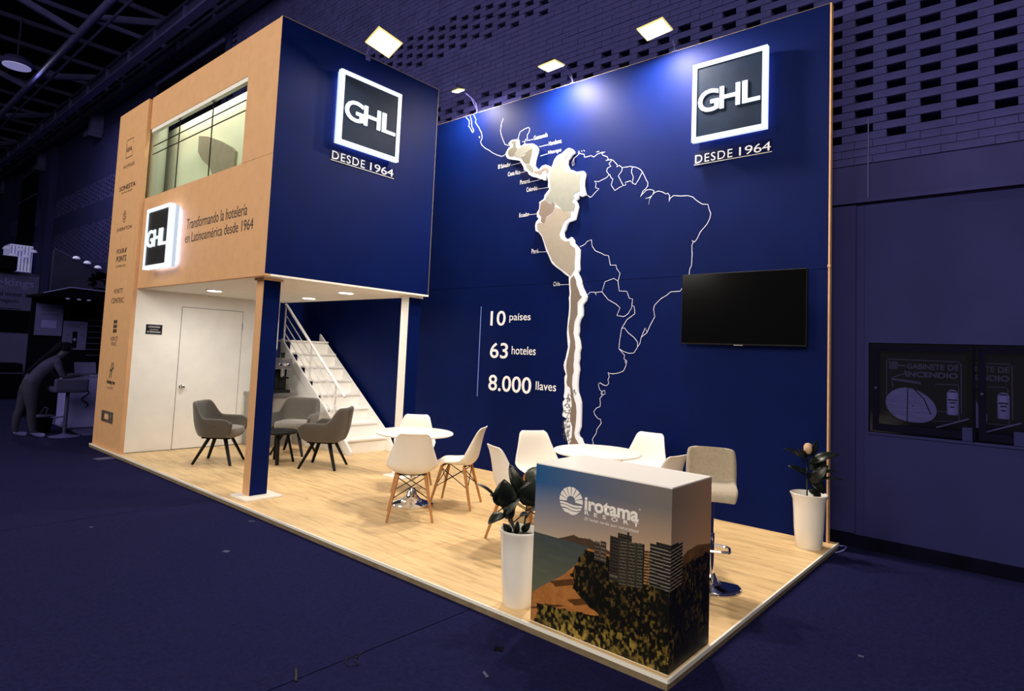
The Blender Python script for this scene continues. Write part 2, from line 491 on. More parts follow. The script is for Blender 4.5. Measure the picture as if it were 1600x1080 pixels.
MAP_COUNTRIES = {
  'guatemala': [(-3.938,4.387),(-3.925,4.408),(-3.869,4.402),(-3.859,4.315),(-3.829,4.292),(-3.858,4.252),(-3.878,4.216),(-3.913,4.194),(-3.973,4.21),(-3.994,4.255),(-3.985,4.299),(-3.935,4.318),(-3.906,4.324),(-3.908,4.364)],
  'honduras': [(-3.851,4.251),(-3.817,4.29),(-3.732,4.302),(-3.647,4.297),(-3.584,4.273),(-3.575,4.244),(-3.63,4.226),(-3.67,4.2),(-3.726,4.194),(-3.746,4.164),(-3.781,4.153),(-3.855,4.183),(-3.892,4.201),(-3.857,4.223)],
  'nicaragua': [(-3.571,4.237),(-3.578,4.166),(-3.596,4.114),(-3.607,4.049),(-3.691,4.064),(-3.736,4.117),(-3.76,4.155),(-3.697,4.177),(-3.656,4.198),(-3.616,4.224)],
  'costa_rica': [(-3.676,4.045),(-3.599,4.037),(-3.548,3.973),(-3.538,3.927),(-3.565,3.915),(-3.588,3.946),(-3.63,3.97),(-3.653,4.002)],
  'panama': [(-3.532,3.937),(-3.477,3.922),(-3.423,3.93),(-3.384,3.945),(-3.33,3.947),(-3.296,3.92),(-3.294,3.882),(-3.314,3.868),(-3.335,3.899),(-3.356,3.93),(-3.389,3.913),(-3.42,3.875),(-3.44,3.867),(-3.462,3.898),(-3.517,3.907)],
  'colombia': [(-3.241,3.923),(-3.187,3.959),(-3.184,4.009),(-3.13,4.032),(-3.076,4.068),(-3.002,4.109),(-2.959,4.105),(-3,4.049),(-3.052,4),(-3.066,3.948),(-3.029,3.851),(-2.99,3.822),(-2.904,3.808),(-2.851,3.781),(-2.798,3.773),(-2.801,3.724),(-2.815,3.673),(-2.801,3.601),(-2.81,3.567),(-2.883,3.55),(-2.898,3.526),(-2.875,3.487),(-2.911,3.474),(-2.91,3.447),(-2.866,3.406),(-2.879,3.328),(-2.916,3.341),(-2.99,3.341),(-3.038,3.334),(-3.073,3.378),(-3.147,3.451),(-3.204,3.486),(-3.214,3.469),(-3.271,3.485),(-3.329,3.525),(-3.319,3.556),(-3.266,3.613),(-3.251,3.657),(-3.266,3.742),(-3.27,3.835)],
  'ecuador': [(-3.401,3.5),(-3.338,3.527),(-3.279,3.479),(-3.236,3.462),(-3.202,3.474),(-3.173,3.448),(-3.178,3.397),(-3.217,3.345),(-3.299,3.309),(-3.337,3.221),(-3.389,3.256),(-3.377,3.312),(-3.422,3.352),(-3.411,3.42)],
  'peru': [(-3.158,3.412),(-3.081,3.379),(-3.045,3.336),(-2.985,3.34),(-2.925,3.327),(-2.928,3.261),(-3.007,3.231),(-3.045,3.173),(-3.062,3.119),(-3.088,3.077),(-3.064,3.007),(-2.995,2.962),(-2.929,2.962),(-2.914,2.916),(-2.846,2.867),(-2.837,2.8),(-2.845,2.692),(-2.841,2.604),(-2.872,2.563),(-2.897,2.526),(-2.951,2.567),(-3.047,2.627),(-3.117,2.676),(-3.181,2.736),(-3.234,2.83),(-3.296,2.949),(-3.351,3.068),(-3.434,3.157),(-3.445,3.227),(-3.402,3.246),(-3.337,3.216),(-3.291,3.297),(-3.209,3.338)],
  'chile': [(-2.892,2.495),(-2.851,2.534),(-2.818,2.482),(-2.803,2.41),(-2.771,2.349),(-2.745,2.287),(-2.72,2.272),(-2.783,2.208),(-2.779,2.118),(-2.777,2.058),(-2.815,1.978),(-2.823,1.888),(-2.827,1.838),(-2.799,1.738),(-2.79,1.659),(-2.805,1.589),(-2.808,1.519),(-2.801,1.536),(-2.811,1.462),(-2.801,1.377),(-2.818,1.323),(-2.82,1.228),(-2.804,1.144),(-2.788,1.071),(-2.753,0.99),(-2.743,0.907),(-2.745,0.803),(-2.754,0.718),(-2.764,0.654),(-2.749,0.604),(-2.703,0.548),(-2.676,0.51),(-2.827,0.49),(-2.804,0.556),(-2.794,0.63),(-2.792,0.724),(-2.828,0.805),(-2.825,0.9),(-2.809,0.964),(-2.819,1.048),(-2.844,1.184),(-2.883,1.202),(-2.898,1.244),(-2.889,1.319),(-2.913,1.425),(-2.903,1.511),(-2.883,1.586),(-2.868,1.667),(-2.865,1.737),(-2.888,1.837),(-2.897,1.918),(-2.883,2.018),(-2.876,2.14),(-2.881,2.241),(-2.879,2.342),(-2.896,2.444)],
}
MAP_LINES = [
  [(-4.88,4.968),(-4.817,4.911),(-4.806,4.865),(-4.82,4.825),(-4.784,4.787),(-4.729,4.708),(-4.706,4.733),(-4.752,4.804),(-4.765,4.887),(-4.796,4.968)],
  [(-4.73,4.977),(-4.675,4.891),(-4.689,4.852),(-4.618,4.769),(-4.555,4.671),(-4.534,4.595),(-4.563,4.54),(-4.535,4.487),(-4.459,4.424),(-4.394,4.388),(-4.328,4.34),(-4.248,4.296),(-4.154,4.255),(-4.109,4.258),(-4.066,4.285),(-4.028,4.278)],
  [(-4.152,4.786),(-4.182,4.722),(-4.191,4.619),(-4.172,4.556),(-4.129,4.466),(-4.096,4.412),(-4.027,4.382),(-3.998,4.393)],
  [(-3.868,4.431),(-3.85,4.501),(-3.837,4.533),(-3.774,4.553),(-3.696,4.565),(-3.671,4.543),(-3.679,4.499),(-3.712,4.461),(-3.702,4.403),(-3.731,4.414),(-3.751,4.384),(-3.794,4.387)],
  [(-3.743,4.383),(-3.748,4.333)],
  [(-4.597,4.626),(-4.583,4.602)],
  [(-3.723,4.39),(-3.61,4.384)],
  [(-3.501,4.263),(-3.359,4.263)],
  [(-3.474,4.136),(-3.36,4.143)],
  [(-3.967,4.101),(-3.786,4.103)],
  [(-3.8,3.968),(-3.715,3.97)],
  [(-3.636,3.816),(-3.458,3.821)],
  [(-3.486,3.702),(-3.305,3.697)],
  [(-3.621,3.378),(-3.466,3.375)],
  [(-3.449,2.873),(-3.285,2.866)],
  [(-3.079,2.435),(-2.912,2.434)],
  [(-2.945,4.012),(-2.969,3.958),(-2.957,3.915),(-2.936,3.93),(-2.943,3.971),(-2.939,4.011),(-2.888,4.038),(-2.872,4.048),(-2.884,4.068),(-2.874,4.094),(-2.862,4.055),(-2.793,4.034),(-2.787,3.993),(-2.745,3.994),(-2.694,3.998),(-2.648,3.972),(-2.603,3.999),(-2.544,4.009),(-2.49,4.008),(-2.543,3.996),(-2.523,3.971),(-2.463,3.942),(-2.447,3.909),(-2.481,3.898),(-2.403,3.897)],
  [(-2.832,4.086),(-2.825,4.075)],
  [(-2.801,4.087),(-2.792,4.074)],
  [(-2.614,4.027),(-2.58,4.029)],
  [(-2.476,3.901),(-2.407,3.9),(-2.372,3.876),(-2.322,3.819),(-2.328,3.796),(-2.295,3.808),(-2.254,3.774),(-2.201,3.772),(-2.148,3.771),(-2.07,3.746),(-2.018,3.713),(-1.991,3.68),(-1.964,3.629),(-1.937,3.572),(-1.918,3.546),(-1.92,3.506),(-1.947,3.476),(-1.978,3.457),(-2.007,3.391),(-1.983,3.423),(-1.934,3.462),(-1.884,3.461),(-1.84,3.443),(-1.857,3.394),(-1.888,3.375),(-1.944,3.365),(-1.888,3.369),(-1.901,3.291),(-1.887,3.363),(-1.834,3.419),(-1.785,3.429),(-1.736,3.411),(-1.693,3.382),(-1.676,3.391),(-1.651,3.359),(-1.655,3.292),(-1.644,3.33),(-1.604,3.353),(-1.522,3.336),(-1.441,3.33),(-1.384,3.306),(-1.339,3.261),(-1.277,3.215),(-1.217,3.205),(-1.199,3.141),(-1.184,3.107),(-1.192,3.055),(-1.223,2.994),(-1.292,2.921),(-1.324,2.854),(-1.351,2.819),(-1.385,2.838),(-1.367,2.815),(-1.383,2.784),(-1.377,2.74),(-1.382,2.763),(-1.377,2.687),(-1.381,2.573),(-1.402,2.524),(-1.405,2.467)],
  [(-2.726,3.511),(-2.684,3.483),(-2.659,3.488),(-2.62,3.526),(-2.562,3.57),(-2.613,3.59),(-2.605,3.641),(-2.631,3.671),(-2.57,3.658),(-2.521,3.672),(-2.463,3.688),(-2.43,3.717),(-2.466,3.771),(-2.453,3.803),(-2.409,3.817),(-2.435,3.851),(-2.402,3.884)],
  [(-2.421,3.721),(-2.399,3.675),(-2.374,3.659),(-2.396,3.59),(-2.345,3.516),(-2.286,3.543),(-2.233,3.559),(-2.304,3.684),(-2.259,3.736),(-2.254,3.771)],
  [(-2.233,3.559),(-2.2,3.56),(-2.208,3.591),(-2.143,3.601),(-2.116,3.571),(-2.105,3.64),(-2.133,3.703),(-2.122,3.755)],
  [(-2.116,3.571),(-2.076,3.547),(-2.039,3.594),(-1.991,3.68)],
  [(-2.805,2.888),(-2.737,2.911),(-2.705,2.945),(-2.646,2.961),(-2.631,2.881),(-2.583,2.82),(-2.499,2.785),(-2.458,2.761),(-2.401,2.75),(-2.373,2.636),(-2.297,2.631),(-2.285,2.589),(-2.24,2.531),(-2.264,2.443),(-2.244,2.329),(-2.144,2.32),(-2.111,2.24),(-2.069,2.232),(-2.075,2.159),(-2.045,2.145),(-2.035,2.064),(-2.133,1.998),(-2.198,1.897),(-2.217,1.768),(-2.226,1.667),(-2.15,1.595),(-2.156,1.555),(-2.118,1.53),(-2.124,1.49),(-2.144,1.531),(-2.121,1.527),(-2.126,1.486),(-2.147,1.436),(-2.163,1.415),(-2.219,1.392),(-2.288,1.378),(-2.341,1.38),(-2.357,1.39),(-2.339,1.34),(-2.356,1.308),(-2.343,1.263),(-2.377,1.236),(-2.413,1.244),(-2.462,1.266),(-2.483,1.249),(-2.465,1.189),(-2.434,1.166),(-2.393,1.184),(-2.388,1.143),(-2.426,1.125),(-2.445,1.144),(-2.428,1.171),(-2.426,1.12),(-2.455,1.087),(-2.446,1.027),(-2.451,0.991),(-2.498,0.971),(-2.533,0.927),(-2.513,0.888),(-2.47,0.851),(-2.44,0.849),(-2.426,0.805),(-2.454,0.766),(-2.483,0.728),(-2.487,0.686),(-2.51,0.653),(-2.539,0.609),(-2.525,0.56),(-2.499,0.527)],
  [(-2.264,2.443),(-2.32,2.478),(-2.438,2.444),(-2.459,2.375),(-2.474,2.327),(-2.563,2.323),(-2.549,2.287),(-2.572,2.326),(-2.638,2.328),(-2.686,2.284)],
  [(-2.474,2.327),(-2.39,2.234),(-2.278,2.176),(-2.227,2.134),(-2.265,2.046),(-2.173,2.032),(-2.12,2.065),(-2.078,2.132),(-2.075,2.159)],
  [(-2.198,1.897),(-2.161,1.904),(-2.113,1.85),(-2.037,1.798),(-1.991,1.746),(-1.989,1.693),(-2.031,1.626),(-2.091,1.617),(-2.167,1.638),(-2.226,1.667)],
  [(-1.989,1.693),(-1.961,1.733),(-1.948,1.799),(-1.878,1.853),(-1.844,1.931),(-1.79,2.029),(-1.807,2.114),(-1.794,2.16),(-1.718,2.229),(-1.656,2.26),(-1.609,2.297),(-1.501,2.3),(-1.484,2.325)],
  [(-1.948,1.799),(-1.901,1.905),(-1.878,1.859)],
]
MAP_LABELS = [
  ('Guatemala', [(-3.596,4.379),(-3.371,4.374)]),
  ('Honduras', [(-3.345,4.252),(-3.146,4.25)]),
  ('Nicaragua', [(-3.346,4.127),(-3.141,4.127)]),
  ('El Salvador', [(-4.203,4.092),(-3.981,4.092)]),
  ('Costa Rica', [(-4.02,3.955),(-3.806,3.96)]),
  ('Panamá', [(-3.798,3.807),(-3.636,3.816)]),
  ('Colombia', [(-3.682,3.691),(-3.5,3.698)]),
  ('Ecuador', [(-3.789,3.367),(-3.62,3.366)]),
  ('Perú', [(-3.553,2.866),(-3.448,2.863)]),
  ('Chile', [(-3.185,2.423),(-3.085,2.428)]),
]
# ================================================================ THE SETTING
ZF = -0.05            # hall floor level (stand platform top is z = 0)
DW = 3.225            # face of the stand's back wall
HW = 3.5              # face of the hall wall
XB = -4.366           # face of the blue side of the upper box
HB = 2.222            # underside of the upper box
HT = 4.88

def root(name, label, cat, loc=(0, 0, 0)):
    o = thing(name, label, cat, loc)
    o['kind'] = 'structure'
    return o

# ---- hall floor: carpet strips laid side by side with open seams
fl = root('floor', 'dark navy carpet of the exhibition hall laid in wide strips', 'floor')
xs = [-48.0, -44.5, -37.4, -30.2, -23.0, -15.8, -12.16, -8.54, -4.92, -1.30, 2.32, 5.94, 9.5]
for a, b in zip(xs[:-1], xs[1:]):
    MB().box(a + 0.004, b - 0.004, -14, HW, ZF - 0.03, ZF).build('carpet_strip', 'carpet', fl)
MB().box(-48, 9.5, -14, HW + 0.5, ZF - 0.06, ZF - 0.02).build('underlay', 'carpet_gap', fl)

# ---- stand platform
pf = root('floor_platform', 'raised wood laminate stand floor with white edge trim', 'floor')
px = [-9.0, -6.74, -4.5, -2.262, 0.005]
for a, b in zip(px[:-1], px[1:]):
    MB().box(a + 0.0015, b - 0.0015, -0.026, 3.30, -0.02, 0.0).build('floor_panel', 'wood_floor', pf)
MB().box(-9.0, 0.004, -0.03, 3.30, -0.05, -0.0195).build('base_frame', 'trim_dark', pf)
t = MB().box(-9.0, 0.016, -0.038, -0.026, -0.016, 0.003).build('edge_trim', 'trim_white', pf)
MB().box(0.005, 0.018, -0.026, 3.30, -0.020, 0.003).build('edge_trim', 'trim_white', pf)
MB().box(-9.0, 0.014, -0.036, -0.030, -0.05, -0.016).build('edge_board', 'trim_dark', pf)
MB().box(0.004, 0.014, -0.030, 3.30, -0.05, -0.020).build('edge_board', 'trim_dark', pf)

# ---- back wall with the map
wb = root('wall_back', 'tall navy blue stand back wall printed with an outline map', 'wall')
MB().box(-9.0, -0.068, DW, DW + 0.06, 0.0, 2.456).build('panel', 'navy', wb)
MB().box(-9.0, -0.068, DW, DW + 0.06, 2.460, 4.985).build('panel', 'navy', wb)
MB().box(-9.0, -0.068, DW + 0.004, DW + 0.062, 4.985, 4.993).build('top_edge', 'trim_dark', wb)
MB().box(-0.068, -0.053, DW - 0.002, DW + 0.062, 0.0, 2.48).build('end_edge', 'edge_wood', wb)
MB().box(-0.068, -0.054, DW - 0.001, DW + 0.064, 2.485, 4.99).build('end_edge', 'edge_wood', wb)
MB().box(-0.072, -0.048, DW - 0.008, DW + 0.02, 2.470, 2.495).build('joint_clip', 'edge_wood', wb)
# printed outline of the other countries
ln = MB()
for pl in MAP_LINES:
    ln.ribbon(pl, 0.0058, DW - 0.002)
ln.build('map_outline', 'print_line', wb)
for t, ((x0, z0), (x1, z1)) in MAP_LABELS:
    hh = 0.058 if t not in ('Honduras', 'Ecuador', 'Chile', 'Guatemala') else 0.055
    lettering(t, x0, (z0 + z1) / 2 - 0.004, x1 - x0, hh, DW - 0.002, 'print_white', wb)
# figures
for t, x0, x1, z0, z1, bo in (('10', -4.221, -3.949, 1.925, 2.125, 0.012), ('países', -3.883, -3.526, 1.965, 2.088, 0.003),
                              ('63', -4.204, -3.884, 1.490, 1.698, 0.012), ('hoteles', -3.821, -3.423, 1.552, 1.660, 0.003),
                              ('8.000', -4.205, -3.472, 1.057, 1.268, 0.012), ('llaves', -3.400, -3.084, 1.120, 1.226, 0.003)):
    lettering(t, x0, z0, x1 - x0, z1 - z0, DW - 0.002, 'print_white', wb, bold=bo)
MB().box(-4.409, -4.398, DW - 0.003, DW, 0.961, 2.191).build('accent_line', 'print_blue', wb)

# ---- upper box : beige front with the window opening
wf = root('wall_front', 'beige front of the upper storey with a wide window opening', 'wall')
Y0, Y1 = 0.044, 0.104
WX0, WX1, WZ0, WZ1 = -7.80, -5.03, 3.462, 4.432
MB().box(-7.84, XB, Y0, Y1, HB, WZ0 - 0.0015).build('panel', 'beige', wf)
MB().box(WX1, XB, Y0, Y1, WZ0 + 0.0015, HT).build('panel', 'beige', wf)
MB().box(-7.84, WX1 - 0.001, Y0, Y1, WZ1, HT).build('panel', 'beige', wf)
lettering('Transformando la hotelería', -6.352, 2.880, 1.526, 0.128, Y0 - 0.002, 'print_dark', wf)
lettering('en Latinoamérica desde 1964', -6.364, 2.715, 1.688, 0.118, Y0 - 0.002, 'print_dark', wf)
wn = root('window_1', 'upper storey window of frameless glass panes with two dark lines', 'window')
for a, b in ((-7.80, -6.885), (-6.88, -5.92), (-5.915, -5.03)):
    MB().box(a, b, 0.066, 0.074, WZ0, WZ1).build('pane', 'window_glass', wn)
MB().box(WX0, WX1, 0.05, 0.10, WZ1 - 0.05, WZ1).build('head_rail', 'white_paint', wn)
for z in (4.195, 4.078):
    MB().box(WX0, WX1, 0.082, 0.090, z, z + 0.012).build('rail', 'black_metal', wn)
for x in (-6.883, -5.918):
    MB().box(x, x + 0.006, 0.064, 0.076, WZ0, WZ1).build('pane_joint', 'black_metal', wn)
for x in (-5.95, -6.92):
    MB().box(x, x + 0.07, 0.058, 0.082, 4.365, 4.392).build('pane_clip', 'steel', wn)

# ---- upper box : navy side
ws = root('wall_right', 'navy blue side of the upper storey box', 'wall')
MB().box(XB - 0.05, XB, Y1, 2.20, HB + 0.02, HT).build('panel', 'navy', ws)
MB().box(XB - 0.001, XB + 0.001, Y0, Y1, HB + 0.02, HT).build('corner_edge', 'navy', ws)
MB().box(XB - 0.05, XB + 0.002, Y0, 2.205, HT, HT + 0.008).build('top_edge', 'trim_dark', ws)
MB().box(XB - 0.05, XB + 0.002, 2.200, 2.207, HB + 0.02, HT).build('end_edge', 'trim_dark', ws)
# ---- slab over the seating corner
sl = root('ceiling', 'white underside of the upper storey over the seating corner', 'ceiling')
MB().box(-7.85, XB + 0.004, Y1 - 0.001, 2.21, HB, HB + 0.02).build('ceiling_panel', 'white_paint', sl)
MB().box(-8.94, XB - 0.05, Y1, 2.14, HB + 0.02, HB + 0.11).build('deck', 'white_paint', sl)
struct(MB().box(-7.85, XB - 0.05, 2.16, 2.20, HB + 0.11, HT).build('wall_rear', 'room_wall'), 'pale rear wall of the upper room', 'wall')

# ---- logo tower at the far left and the white wall with the door
wl = root('wall_left', 'narrow beige tower face printed with a column of small logos', 'wall')
MB().box(-9.0, -7.85, 0.0, 0.05, 0.0, 4.862).build('panel', 'beige', wl)
MB().box(-9.0, -8.95, 0.05, 2.15, 0.0, 4.862).build('side_panel', 'navy_edge', wl)
TY = -0.002
L = lambda t, x0, x1, z0, z1, **k: lettering(t, x0, z0, x1 - x0, z1 - z0, TY, k.pop('m', 'print_dark'), wl, **k)
fr_ = MB().ribbon([(-8.606, 4.335), (-8.606, 4.150), (-8.335, 4.150), (-8.335, 4.205)], 0.010, TY).ribbon([(-8.606, 4.345), (-8.606, 4.413), (-8.335, 4.413), (-8.335, 4.335)], 0.010, TY)
fr_.build('logo_frame', 'print_dark', wl)
L('GHL', -8.590, -8.360, 4.236, 4.300, bold=0.02)
L('HOTELES', -8.672, -8.224, 4.000, 4.046)
L('SONESTA', -8.766, -8.110, 3.676, 3.744, bold=0.02)
L('HOTELS & RESORTS', -8.660, -8.212, 3.628, 3.650)
ring = [(-8.445 + 0.055 * math.cos(t), 3.277 + 0.082 * math.sin(t)) for t in [i * PI / 14 for i in range(29)]]
MB().ribbon(ring, 0.010, TY).build('logo_ring', 'print_dark', wl)
L('S', -8.470, -8.420, 3.230, 3.325, bold=0.01)
L('SHERATON', -8.726, -8.114, 3.075, 3.124)
L('FOUR', -8.640, -8.330, 2.742, 2.812, bold=0.01)
MB().prism([(-8.315, 2.745), (-8.27, 2.745), (-8.235, 2.815), (-8.285, 2.805)], TY, TY + 0.0015).build('logo_arrow', 'print_dark', wl)
L('POINTS', -8.630, -8.230, 2.624, 2.708, bold=0.01)
L('BY SHERATON', -8.622, -8.236, 2.545, 2.574, m='print_grey')
L('HYATT', -8.614, -8.256, 2.168, 2.236)
L('CENTRIC', -8.694, -8.174, 2.032, 2.106)
for i in range(3):
    for j in range(2):
        x, z = -8.512 + j * 0.075, 1.610 + i * 0.064
        MB().prism([(x, z), (x + 0.064, z + 0.004 * i), (x + 0.066, z + 0.05), (x + 0.004, z + 0.052)], TY, TY + 0.0015).build('logo_square', 'print_dark', wl)
L('HYATT', -8.572, -8.292, 1.494, 1.556, m='print_grey')
L('PLACE', -8.538, -8.334, 1.428, 1.480, m='print_grey')
MB().ribbon([(-8.505, 0.98), (-8.475, 1.05), (-8.455, 1.13), (-8.430, 1.185)], 0.020, TY).ribbon([(-8.43, 0.985), (-8.415, 1.06), (-8.395, 1.13), (-8.370, 1.18)], 0.020, TY).ribbon([(-8.50, 1.08), (-8.44, 1.075), (-8.39, 1.105), (-8.355, 1.12)], 0.018, TY).build('logo_mark', 'print_dark', wl)
L('Holiday Inn', -8.596, -8.252, 0.874, 0.945, bold=0.03)
L('AN IHG HOTEL', -8.550, -8.320, 0.822, 0.848, m='print_grey')
sq = tag(MB().box(-8.663, -8.214, -0.012, 0.0, 0.362, 0.512).build('vent_grille', 'print_grey'), 'small dark square grille low on the beige logo tower', 'grille')
MB().box(-8.52, -8.36, -0.016, -0.012, 0.402, 0.472).build('grille_centre', 'edge_wood', sq)
for i in range(4):
    MB().box(-8.645, -8.54, -0.015, -0.012, 0.385 + i * 0.03, 0.395 + i * 0.03).build('slat', 'print_dark', sq)

we = root('wall_end', 'white end wall of the seating corner with a flush door', 'wall')
MB().box(-7.90, -7.85, 0.05, 2.15, 0.0, HB).build('panel', 'white_paint', we)
struct(MB().box(-8.94, XB - 0.06, 0.42, 0.46, HB + 0.11, 4.60).build('wall_inner', 'room_wall'), 'pale inner wall lit behind the upper window glass', 'wall')
MB().box(-7.85, -7.843, 0.05, 2.15, 0.0, 0.006).build('skirting_gap', 'black', we)
d1 = root('door_1', 'white flush door with a round knob in the end wall', 'door')
DY0, DY1, DZ = 0.655, 1.545, 2.02
MB().box(-7.851, -7.8485, DY0 - 0.006, DY1 + 0.006, 0.006, DZ + 0.006).build('gap', 'black', d1)
MB().box(-7.851, -7.846, DY0, DY1, 0.008, DZ).build('leaf_panel', 'white_paint', d1)
kn = MB().lathe([(0.0, 0.0), (0.030, 0.0), (0.032, 0.006), (0.014, 0.012), (0.012, 0.03), (0.024, 0.038), (0.030, 0.052), (0.026, 0.066), (0.010, 0.074), (0, 0.074)], 20).build('knob', 'chrome', d1, True)
kn.location = (-7.846, 0.715, 0.885)
kn.rotation_euler = (0, PI / 2, 0)
for z in (0.3, 1.75):
    MB().box(-7.8465, -7.842, DY1 - 0.004, DY1 + 0.010, z, z + 0.09).build('hinge', 'steel', d1)
pl_ = tag(MB().box(-7.85, -7.844, 0.195, 0.405, 1.610, 1.745).build('wall_plaque', 'black'), 'small black notice plaque with white lettering on the white end wall', 'plaque')
MB().box(-7.8495, -7.846, 0.188, 0.412, 1.603, 1.752).build('plaque_border', 'white_gloss', pl_)
lettering('CAPACIDAD', 0.225, 1.702, 0.150, 0.022, -7.8425, 'print_white', pl_, FX)
lettering('MÁXIMA DE', 0.245, 1.670, 0.110, 0.014, -7.8425, 'print_white', pl_, FX)
lettering('10 PERSONAS', 0.215, 1.632, 0.170, 0.022, -7.8425, 'print_white', pl_, FX)

# ---- columns carrying the upper box
def column(x0, x1, y0, y1, label, pm):
    c = root('column', label, 'column')
    MB().box(x0, x1 - 0.004, y0, y1, 0.02, HB - 0.02).build('shaft', pm, c)
    MB().box(x1 - 0.004, x1, y0 + 0.002, y1, 0.02, HB - 0.02).build('side_cladding', 'navy', c)
    MB().box(x0 - 0.06, x1 + 0.14, y0 - 0.10, y1 + 0.10, 0.0, 0.022).build('base_plate', 'trim_white', c, bevel=0.003)
    MB().box(x0 - 0.02, x1 + 0.02, y0 - 0.02, y1 + 0.02, HB - 0.024, HB).build('cap_plate', 'edge_wood' if pm == 'beige' else 'trim_white', c, bevel=0.003)
column(-4.715, -4.57, 0.150, 0.335, 'front column with beige face and navy side under the box corner', 'beige')
column(-4.625, -4.48, 2.00, 2.19, 'rear white column with navy side near the staircase foot', 'white_paint')

# ---- dark panel just beyond the tower
tag(MB().box(-9.20, -9.02, 0.12, 0.20, ZF, 3.93).build('partition_panel', 'navy_edge'), 'dark navy partition edge standing just left of the logo tower', 'panel')

# ================================================================ HALL WALL
hw = root('wall_hall', 'dim brick hall wall with staggered rows of openings above a plain lower wall', 'wall')
CX0, CX1, CZ0, CZ1 = 0.207, 1.46, 0.988, 1.80          # recess of the fire cabinets
m = MB()
for (a, b, z0, z1) in ((-46, CX0, ZF, 3.10), (CX1, 6.0, ZF, 3.10), (CX0, CX1, ZF, CZ0), (CX0, CX1, CZ1, 3.10)):
    m.box(a, b, HW, HW + 0.30, z0, z1)
m.build('lower_wall', 'hall_plaster', hw)
MB().box(-46, 6.0, HW + 0.004, HW + 0.3, 3.13, 3.465).build('concrete_band', 'hall_concrete', hw)
MB().box(-46, 6.0, HW - 0.035, HW + 0.01, 3.098, 3.132).build('ledge', 'hall_concrete', hw)
MB().box(-46, 6.0, HW - 0.012, HW + 0.01, 3.080, 3.098).build('ledge_dark_strip', 'hall_dark', hw)  # dark strip along the underside of the ledge
MB().box(-0.9, 0.105, HW - 0.022, HW, ZF + 0.12, 3.08).build('pilaster', 'hall_plaster', hw)
MB().box(0.165, 0.172, HW - 0.006, HW, ZF + 0.12, 3.08).build('cover_strip', 'hall_plaster', hw)
bb = struct(MB().box(-46, 6.0, HW - 0.03, HW, ZF, ZF + 0.11).build('baseboard_hall', 'hall_dark'), 'dark baseboard along the foot of the hall wall', 'baseboard')

# bricks: courses of long stretchers with a short slot between them; in some bands the slot is left open
CH, PIT, HWD = 0.0752, 0.26, 0.15
def is_open(x, z):
    if 6.27 < z < 6.86:
        return x < -3.55
    if -46 < x < -0.9:
        return z < 5.43
    if x >= -0.9:
        return z > 3.68 + (0.10 if x > 0.55 else 0.0)
    return False
cand, mort = [], MB()
c = 0
z = 3.47
while z < 9.6:
    par = c % 2
    k0, k1 = -180, 12
    for k in range(k0, k1):
        if (k + par) % 2:
            continue
        xc = 0.16 + PIT * k
        if xc < -46:
            continue
        zc = z + CH / 2
        far = xc < -13.5
        band = 6.2 < zc < 6.95 or zc < 5.5
        if far and not (band and zc > 4.0):
            continue
        hid = xc < -0.75 and zc < (4.75 if xc > -5.5 else 4.4)
        if hid and not far:
            continue
        a0, a1 = xc + HWD / 2, xc + 2 * PIT - HWD / 2     # stretcher
        cand.append((a0, a1, z))
        mort.quad((a0, HW + 0.012, z), (a1, HW + 0.012, z), (a1, HW + 0.012, z + CH), (a0, HW + 0.012, z + CH))
        if not is_open(xc, zc):
            cand.append((xc - HWD / 2, xc + HWD / 2, z))
            mort.quad((xc - HWD / 2, HW + 0.012, z), (xc + HWD / 2, HW + 0.012, z), (xc + HWD / 2, HW + 0.012, z + CH), (xc - HWD / 2, HW + 0.012, z + CH))
    z += CH
    c += 1
camp = Vector((1.4018, -2.9495, 1.5424))
def brick_key(b):
    x, zz = (b[0] + b[1]) / 2, b[2]
    # bricks that the photo can show: beside the stand, or above its back wall
    vis = (x > -0.1 and zz < 5.2 and x < 1.55) or (-8 < x <= -0.1 and 5.05 < zz < 6.2)
    return (0 if vis else 1, (Vector((x, HW, zz)) - camp).length - (b[1] - b[0]))
cand.sort(key=brick_key)
J = 0.006
bmesh_cache = {}
def brick_mesh(w):
    key = round(w, 3)
    if key not in bmesh_cache:
        bmesh_cache[key] = MB().box(-w / 2 + J / 2, w / 2 - J / 2, 0, 0.16, -CH / 2 + J / 2, CH / 2 - J / 2).mesh('brick')
        bmesh_cache[key].materials.append(MATS['brick'])
    return bmesh_cache[key]
for a0, a1, zz in cand[:300]:
    o = bpy.data.objects.new('brick', brick_mesh(a1 - a0))
    COL.objects.link(o)
    o.parent = hw
    o.location = ((a0 + a1) / 2, HW + random.uniform(-0.003, 0.003), zz + CH / 2)
rest = MB()
for a0, a1, zz in cand[300:]:
    dy = random.uniform(-0.003, 0.003)
    rest.box(a0 + J / 2, a1 - J / 2, HW + dy, HW + 0.16, zz + J / 2, zz + CH - J / 2)
ro = rest.build('brickwork', 'brick', hw)
ro['kind'] = 'stuff'
mort.build('mortar', 'mortar', hw)
MB().box(-46, 6.0, HW + 0.30, HW + 0.34, 3.4, 11.0).build('backing', 'hall_dark', hw)
